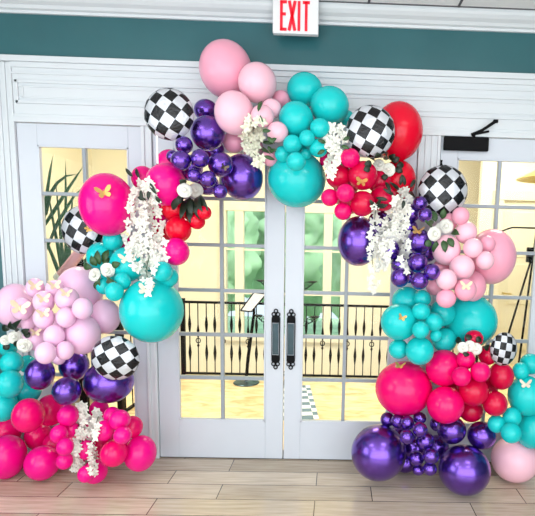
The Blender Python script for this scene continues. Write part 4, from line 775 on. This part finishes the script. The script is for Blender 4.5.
('wisteria', [(0.631, -0.457, 1.912, 0.0244), (0.594, -0.552, 1.9, 0.0259), (0.637, -0.316, 1.889, 0.0233), (0.616, -0.323, 1.878, 0.0261), (0.629, -0.334, 1.85, 0.0271), (0.64, -0.331, 1.822, 0.0283), (0.599, -0.36, 1.818, 0.0284), (0.6, -0.421, 1.776, 0.0211), (0.639, -0.348, 1.776, 0.0217), (0.585, -0.445, 1.746, 0.0249), (0.632, -0.397, 1.729, 0.0211), (0.588, -0.447, 1.718, 0.0284), (0.622, -0.433, 1.699, 0.0284), (0.596, -0.451, 1.68, 0.0222), (0.631, -0.405, 1.66, 0.0294), (0.594, -0.459, 1.655, 0.0283), (0.581, -0.458, 1.641, 0.0209), (0.626, -0.408, 1.624, 0.0249), (0.59, -0.44, 1.607, 0.0211), (0.62, -0.388, 1.594, 0.0261), (0.589, -0.402, 1.575, 0.0241), (0.633, -0.422, 1.54, 0.0222), (0.594, -0.441, 1.537, 0.0214), (0.631, -0.445, 1.51, 0.0238), (0.601, -0.445, 1.502, 0.0275), (0.617, -0.435, 1.469, 0.0253), (0.59, -0.435, 1.446, 0.0277), (0.65, -0.444, 1.427, 0.023), (0.604, -0.453, 1.425, 0.0219), (0.634, -0.446, 1.399, 0.0237), (0.601, -0.443, 1.392, 0.0266), (0.618, -0.455, 1.366, 0.022)], [(0.619, -0.44, 1.907, 0.646, -0.485, 1.961), (0.637, -0.447, 1.901, 0.696, -0.467, 1.924), (0.598, -0.542, 1.901, 0.567, -0.576, 1.945)], 'narrow white wisteria strand over the lone large chrome purple balloon'),
('blossom_string', [(-1.291, -0.449, 0.575, 0.0313), (-1.257, -0.448, 0.57, 0.024), (-1.284, -0.453, 0.559, 0.0326), (-1.252, -0.448, 0.546, 0.026), (-1.27, -0.455, 0.545, 0.0289), (-1.25, -0.45, 0.525, 0.0312), (-1.292, -0.454, 0.525, 0.0261), (-1.266, -0.458, 0.525, 0.0243), (-1.242, -0.454, 0.506, 0.0314), (-1.273, -0.466, 0.509, 0.0251), (-1.254, -0.467, 0.487, 0.027), (-1.289, -0.459, 0.474, 0.0234), (-1.232, -0.464, 0.459, 0.0275), (-1.259, -0.472, 0.461, 0.0276), (-1.316, -0.412, 0.415, 0.0311), (-1.279, -0.447, 0.43, 0.0269), (-1.258, -0.45, 0.422, 0.0242), (-1.277, -0.465, 0.419, 0.0242), (-1.245, -0.449, 0.403, 0.0263), (-1.285, -0.474, 0.403, 0.031), (-1.254, -0.471, 0.39, 0.0269), (-1.297, -0.477, 0.388, 0.0283), (-1.269, -0.482, 0.377, 0.023), (-1.284, -0.485, 0.368, 0.03), (-1.261, -0.484, 0.361, 0.0257), (-1.328, -0.43, 0.32, 0.0301), (-1.31, -0.425, 0.305, 0.0332), (-1.337, -0.428, 0.293, 0.0248), (-1.261, -0.533, 0.326, 0.0312), (-1.345, -0.441, 0.277, 0.0333), (-1.34, -0.429, 0.258, 0.032), (-1.261, -0.545, 0.31, 0.0297), (-1.329, -0.475, 0.257, 0.0328), (-1.268, -0.547, 0.28, 0.0318), (-1.311, -0.517, 0.236, 0.0318), (-1.288, -0.498, 0.226, 0.0249), (-1.283, -0.515, 0.213, 0.0282), (-1.28, -0.486, 0.187, 0.0301), (-1.307, -0.507, 0.196, 0.0317), (-1.283, -0.511, 0.187, 0.0303), (-1.312, -0.496, 0.162, 0.0289), (-1.281, -0.499, 0.162, 0.0326), (-1.299, -0.495, 0.155, 0.0314), (-1.325, -0.497, 0.146, 0.0274)], [], 'left one of two white blossom strings on the fuchsia base'),
('blossom_string', [(-1.204, -0.414, 0.525, 0.0233), (-1.191, -0.404, 0.509, 0.0259), (-1.213, -0.407, 0.494, 0.0267), (-1.181, -0.404, 0.488, 0.0272), (-1.199, -0.411, 0.482, 0.0307), (-1.217, -0.42, 0.475, 0.023), (-1.189, -0.408, 0.468, 0.022), (-1.191, -0.471, 0.473, 0.0282), (-1.159, -0.466, 0.465, 0.0267), (-1.175, -0.475, 0.454, 0.0303), (-1.229, -0.425, 0.423, 0.0305), (-1.084, -0.637, 0.506, 0.0264), (-1.227, -0.418, 0.404, 0.0246), (-1.089, -0.648, 0.489, 0.0241), (-1.227, -0.448, 0.399, 0.0302), (-1.11, -0.637, 0.471, 0.0225), (-1.216, -0.458, 0.387, 0.0247), (-1.084, -0.663, 0.471, 0.0238), (-1.229, -0.469, 0.381, 0.0292), (-1.213, -0.45, 0.364, 0.0281), (-1.093, -0.649, 0.448, 0.0257), (-1.094, -0.651, 0.431, 0.0286), (-1.236, -0.442, 0.326, 0.0275), (-1.216, -0.434, 0.299, 0.0269), (-1.196, -0.519, 0.325, 0.0279), (-1.182, -0.5, 0.302, 0.0225), (-1.19, -0.522, 0.297, 0.0218), (-1.181, -0.506, 0.274, 0.0227), (-1.191, -0.544, 0.286, 0.0264), (-1.207, -0.441, 0.228, 0.0272), (-1.222, -0.445, 0.21, 0.026), (-1.192, -0.534, 0.251, 0.0244), (-1.209, -0.439, 0.203, 0.0277), (-1.21, -0.499, 0.211, 0.0249), (-1.178, -0.51, 0.207, 0.03), (-1.192, -0.527, 0.197, 0.0299), (-1.171, -0.526, 0.186, 0.0253), (-1.159, -0.607, 0.208, 0.0254), (-1.162, -0.555, 0.178, 0.0211), (-1.139, -0.605, 0.187, 0.0254), (-1.142, -0.632, 0.19, 0.0221), (-1.156, -0.563, 0.149, 0.0241)], [], 'right one of two white blossom strings, ending near the floor')]
FOILS = [
(-0.659, -0.48, 2.421, 0.1489, 0.1514, -55, 'tailleft', 'black and white checkered foil balloon at top left beside light pink'),
(0.566, -0.48, 2.36, 0.1492, 0.1546, -62, 'none', 'checkered foil balloon in front of the large crimson one'),
(1.069, -0.3, 2.034, 0.1633, 0.1637, 45, 'tailtop', 'checkered foil balloon at right before the door closer corner'),
(-1.348, -0.21, 1.71, 0.1376, 0.159, -58, 'none', 'checkered foil balloon before the left door pane'),
(-0.954, -0.66, 0.946, 0.1442, 0.137, -32, 'none', 'checkered foil balloon low at left on chrome purple'),
(1.503, -0.429, 1.002, 0.0892, 0.1128, 8, 'none', 'small checkered foil balloon beside the far right turquoise bunch')]

# ------------------------------------------------------------------ balloons
def balloon_bm():
    bm = B(); prof = []
    n = 22
    for i in range(n+1):
        a = PI*i/n; r = math.sin(a); h = -math.cos(a)
        if h > 0: r *= 1-.05*h*h; h *= 1+.09*h*h
        prof.append((max(r, .0), h))
    prof = prof[:-1] + [(.055, 1.10), (.04, 1.125), (.075, 1.15), (.085, 1.185), (.06, 1.19)]
    prof[0] = (.004, -1)
    lathe(bm, prof, 36, 'y'); return bm
base = {}
rg = random.Random(7)
GN = dict(Q='blush pink', P='light pink', K='pale pink', M='fuchsia', F='hot pink', R='crimson', D='raspberry red', T='turquoise', V='chrome purple')
def place_balloon(row):
    c, x, y, z, rx, rz, label = row
    if c not in base:
        o = obj('balloon', balloon_bm(), 'L'+c, smooth=True); base[c] = o
    else:
        o = base[c].copy(); COL.objects.link(o)
    o.location = (x, y, z); o.scale = (rx, (rx+rz)/2, rz)
    o.rotation_euler = (rg.uniform(-.25, .25), 0, rg.uniform(-.3, .3)) if abs(rx-rz) < .004 else (rg.uniform(-.05, .05), 0, 0)
    tag(o, label, 'balloon', GN[c] + ' balloons of the arch')
for row in BALLOONS: place_balloon(row)

# ------------------------------------------------------------------ checkered foil balloons
def foil_bm(seed):
    bm = B(); uv = bm.loops.layers.uv.new('uv'); n, m_ = 16, 60; rgf = random.Random(seed)
    ph = [rgf.uniform(0, 6) for _ in range(3)]
    grid = {}
    def P(i, j, side):
        f = i/n; a = 2*PI*j/m_
        g = math.sin(f*PI/2)                       # radius grows to the rim
        wr = 1+.018*math.sin(9*a+ph[0])*f**4+.012*math.sin(17*a+ph[1])*f**4
        dep = .52*(1-g**2.6)**.62*(1+.06*math.sin(13*a+ph[2])*f**3)
        return Vector((g*wr*math.cos(a), side*dep, g*wr*math.sin(a)))
    def flat(i, j):
        f = i/n; a = 2*PI*j/m_; g = math.sin(f*PI/2); s = g+.22*g**4
        return (s*math.cos(a), s*math.sin(a))
    for side in (-1, 1):
        for i in range(n+1):
            for j in range(m_):
                if i == 0: key = (0, 0, side)
                elif i == n: key = (n, j, 0)
                else: key = (i, j, side)
                if key not in grid: grid[key] = bm.verts.new(P(i, j, side) if i < n else P(n, j, 0))
    def K(i, j, s): return grid[(0, 0, s)] if i == 0 else grid[(n, j % m_, 0)] if i == n else grid[(i, j % m_, s)]
    for side in (-1, 1):
        for i in range(n):
            for j in range(m_):
                ids = [(i, j), (i+1, j), (i+1, j+1), (i, j+1)] if i else [(0, j), (1, j), (1, j+1)]
                vs_ = [K(a, b, side) for a, b in ids]
                try: f = bm.faces.new(vs_)
                except ValueError: continue
                for l, (a, b) in zip(f.loops, ids): l[uv].uv = [c/2 for c in flat(a, b)]
    return bm
for k, (x, y, z, rx, rz, rot, tail, label) in enumerate(FOILS):
    o = obj('foil_balloon', foil_bm(k), 'foil', smooth=True, loc=(x, y, z)); tag(o, label, 'balloon', 'checkered foil balloons of the arch')
    # the pattern turns with the mesh: rotate mesh data, keep the oval upright
    R_ = Matrix.Rotation(math.radians(rot), 4, 'Y'); o.data.transform(R_)
    o.scale = (rx, rx*.9, rz)
    bm = B(); m_ = 60; ra = []
    for j in range(m_):
        a = 2*PI*j/m_; wv = .012*math.sin(15*a)
        ra.append([bm.verts.new((q*math.cos(a), wv+yy, q*math.sin(a))) for q, yy in ((.985, -.012), (1.012, -.006), (1.012, .006), (.985, .012))])
    for j in range(m_):
        p_, q_ = ra[j], ra[(j+1) % m_]
        for e in range(4): bm.faces.new((p_[e], q_[e], q_[(e+1) % 4], p_[(e+1) % 4]))
    obj('rim_seam', bm, 'rim', o, smooth=True)
    if tail == 'tailleft':
        bm = B(); box(bm, -.52, -.45, -.1, -.06, -1.95, -.85); e = obj('tail_strip', bm, 'ribbon', o); e['label'] = 'narrow white strip'
        bm = B(); box(bm, -.53, -.44, -.11, -.05, -2.1, -1.95); obj('tail_tip', bm, 'black', o)
    if tail == 'tailtop':
        bm = B(); tube(bm, [(-.12, 0, .98), (-.13, 0, 1.1), (-.12, 0, 1.2)], [.07, .04, .05], 8); obj('valve_tab', bm, 'black', o)

# ------------------------------------------------------------------ butterflies
def wing_bm(sx):
    bm = B(); up = [(0, .02), (.12, .22), (.34, .42), (.50, .38), (.49, .20), (.36, .04), (.20, -.02), (.34, -.08), (.36, -.24), (.24, -.36), (.10, -.28), (0, -.06)]
    a = [bm.verts.new((sx*x, -abs(x)*.45-.01, z)) for x, z in up]; b = [bm.verts.new((sx*x, -abs(x)*.45+.01, z)) for x, z in up]
    bm.faces.new(a); bm.faces.new(b[::-1])
    for i in range(len(a)): bm.faces.new((a[i], b[i], b[(i+1) % len(a)], a[(i+1) % len(a)]))
    return bm
for (x, y, z, nx, ny, nz_, wd_, rot, c, label) in BUTTERFLIES:
    mm = {'g': 'gold', 'p': 'palegold', 'd': 'bronze', 'w': 'creampaper'}[c]
    t = thing('paper_butterfly', label, 'butterfly', (x, y, z), 'paper butterflies stuck on the balloons')
    q = Vector((nx, ny, nz_)).to_track_quat('-Y', 'Z') if False else Vector((-nx, -ny, -nz_)).to_track_quat('Y', 'Z')
    t.rotation_mode = 'QUATERNION'; t.rotation_quaternion = q @ Matrix.Rotation(math.radians(rot), 3, 'Y').to_quaternion(); t.scale = (wd_, wd_, wd_)
    for sx in (-1, 1): obj('wing', wing_bm(sx), mm, t)
    bm = B(); tube(bm, [(0, -.02, -.2), (0, -.04, 0), (0, -.03, .2)], [.02, .04, .025], 6); obj('body', bm, mm, t, smooth=True)

# ------------------------------------------------------------------ roses
def rose_bm(r, seed):
    bm = B(); rgr = random.Random(seed)
    for layer, (k, rr, lean, hh) in enumerate(((3, .30, .15, .62), (4, .5, .3, .6), (5, .74, .55, .5), (6, .92, .85, .36))):
        for i in range(k):
            a0 = 2*PI*(i+.5*layer)/k+rgr.uniform(-.15, .15); n = 5; rows = []
            for u in range(n+1):
                fu = u/n; row = []
                for v in range(n+1):
                    fv = v/n-.5; ang = a0+fv*2*PI/k*1.35
                    rad = r*(rr*(.45+.55*fu)+lean*.25*fu*fu); h = r*(hh*fu-.28*fu*fu*lean*(1.5)-.25-abs(fv)*.35*fu)
                    row.append(bm.verts.new((rad*math.cos(ang), -h-.1*r, rad*math.sin(ang))))
                rows.append(row)
            for u in range(n):
                for v in range(n): bm.faces.new((rows[u][v], rows[u+1][v], rows[u+1][v+1], rows[u][v+1]))
    bmesh.ops.create_icosphere(bm, subdivisions=2, radius=r*.34, matrix=Matrix.Translation((0, -r*.22, 0)))
    return bm
for k, (c, rr, ll, label) in enumerate(ROSES):
    t = thing('rose_sprig', label, 'roses', c, 'white rose sprigs tucked in the arch'); c = Vector(c)
    for i, (x, y, z, r) in enumerate(rr):
        o = solid(obj('rose', rose_bm(r, k*10+i), 'petal', t, smooth=True, loc=Vector((x, y, z))-c), .0015)
        o.rotation_euler = (rg.uniform(-.3, .3), 0, rg.uniform(-.3, .3))
    for (x, y, z, X, Y, Z) in ll:
        bm = B(); leafmesh(bm, Vector((x, y, z))-c, Vector((X, Y, Z))-c, .024, .12); solid(obj('leaf', bm, 'leaf' if k in (1, 4) else 'darkleaf', t, smooth=True))

# ------------------------------------------------------------------ blossom garlands
def floret_bm(petals, seed, long=1.0):
    bm = B(); rgr = random.Random(seed)
    for i in range(petals):
        a = 2*PI*i/petals+rgr.uniform(-.2, .2); L = rgr.uniform(.85, 1.1)
        d = Vector((math.cos(a), -.35, math.sin(a)*long)); leafmesh(bm, (0, 0, 0), d*L, .36, .12, 4)
    bmesh.ops.create_icosphere(bm, subdivisions=1, radius=.14, matrix=Matrix.Translation((0, -.1, 0)))
    return bm
flo = {}
for kind in ('petal', 'creampetal'):
    for s_ in range(3): flo[(kind, s_)] = [floret_bm(5 if s_ else 4, s_, 1.15), None]
cnt = {}
for k, (nm, fl, lv, label) in enumerate(GARLANDS):
    xs_ = [f[0] for f in fl]; ys_ = [f[1] for f in fl]; zs_ = [f[2] for f in fl]
    c = Vector((sum(xs_)/len(fl), sum(ys_)/len(fl), max(zs_)))
    t = thing(nm, label, 'flowers', c, 'white flower garlands of the arch' if nm != 'wisteria' else 'hanging white wisteria of the arch')
    srt = sorted(fl, key=lambda f: -f[2]); st = []
    for i in range(0, len(srt), max(1, len(srt)//7)):
        ch = srt[i:i+max(1, len(srt)//7)]; m3 = Vector([sum(q[a] for q in ch)/len(ch) for a in range(3)]); st.append(m3-c+Vector((0, .008, 0)))
    if len(st) > 1:
        bm = B(); tube(bm, st, .0022, 5); obj('stem', bm, 'leaf', t)
    kind = 'creampetal' if nm == 'orchid_spray' else 'petal'
    for i, (x, y, z, r) in enumerate(fl):
        e = flo[(kind, i % 3)]
        if e[1] is None:
            o = solid(obj('floret', e[0], kind, smooth=True), .05); e[1] = o
        else:
            o = e[1].copy(); COL.objects.link(o)
        o.parent = t; o.location = Vector((x, y, z))-c; o.scale = (r, r, r)
        o.rotation_euler = (rg.uniform(-.45, .45), rg.uniform(0, 6.28), rg.uniform(-.45, .45))
    for (x, y, z, X, Y, Z) in lv:
        bm = B(); leafmesh(bm, Vector((x, y, z))-c, Vector((X, Y, Z))-c, .013, .12); solid(obj('leaf', bm, 'leaf' if k in (1, 2) else 'darkleaf', t, smooth=True))
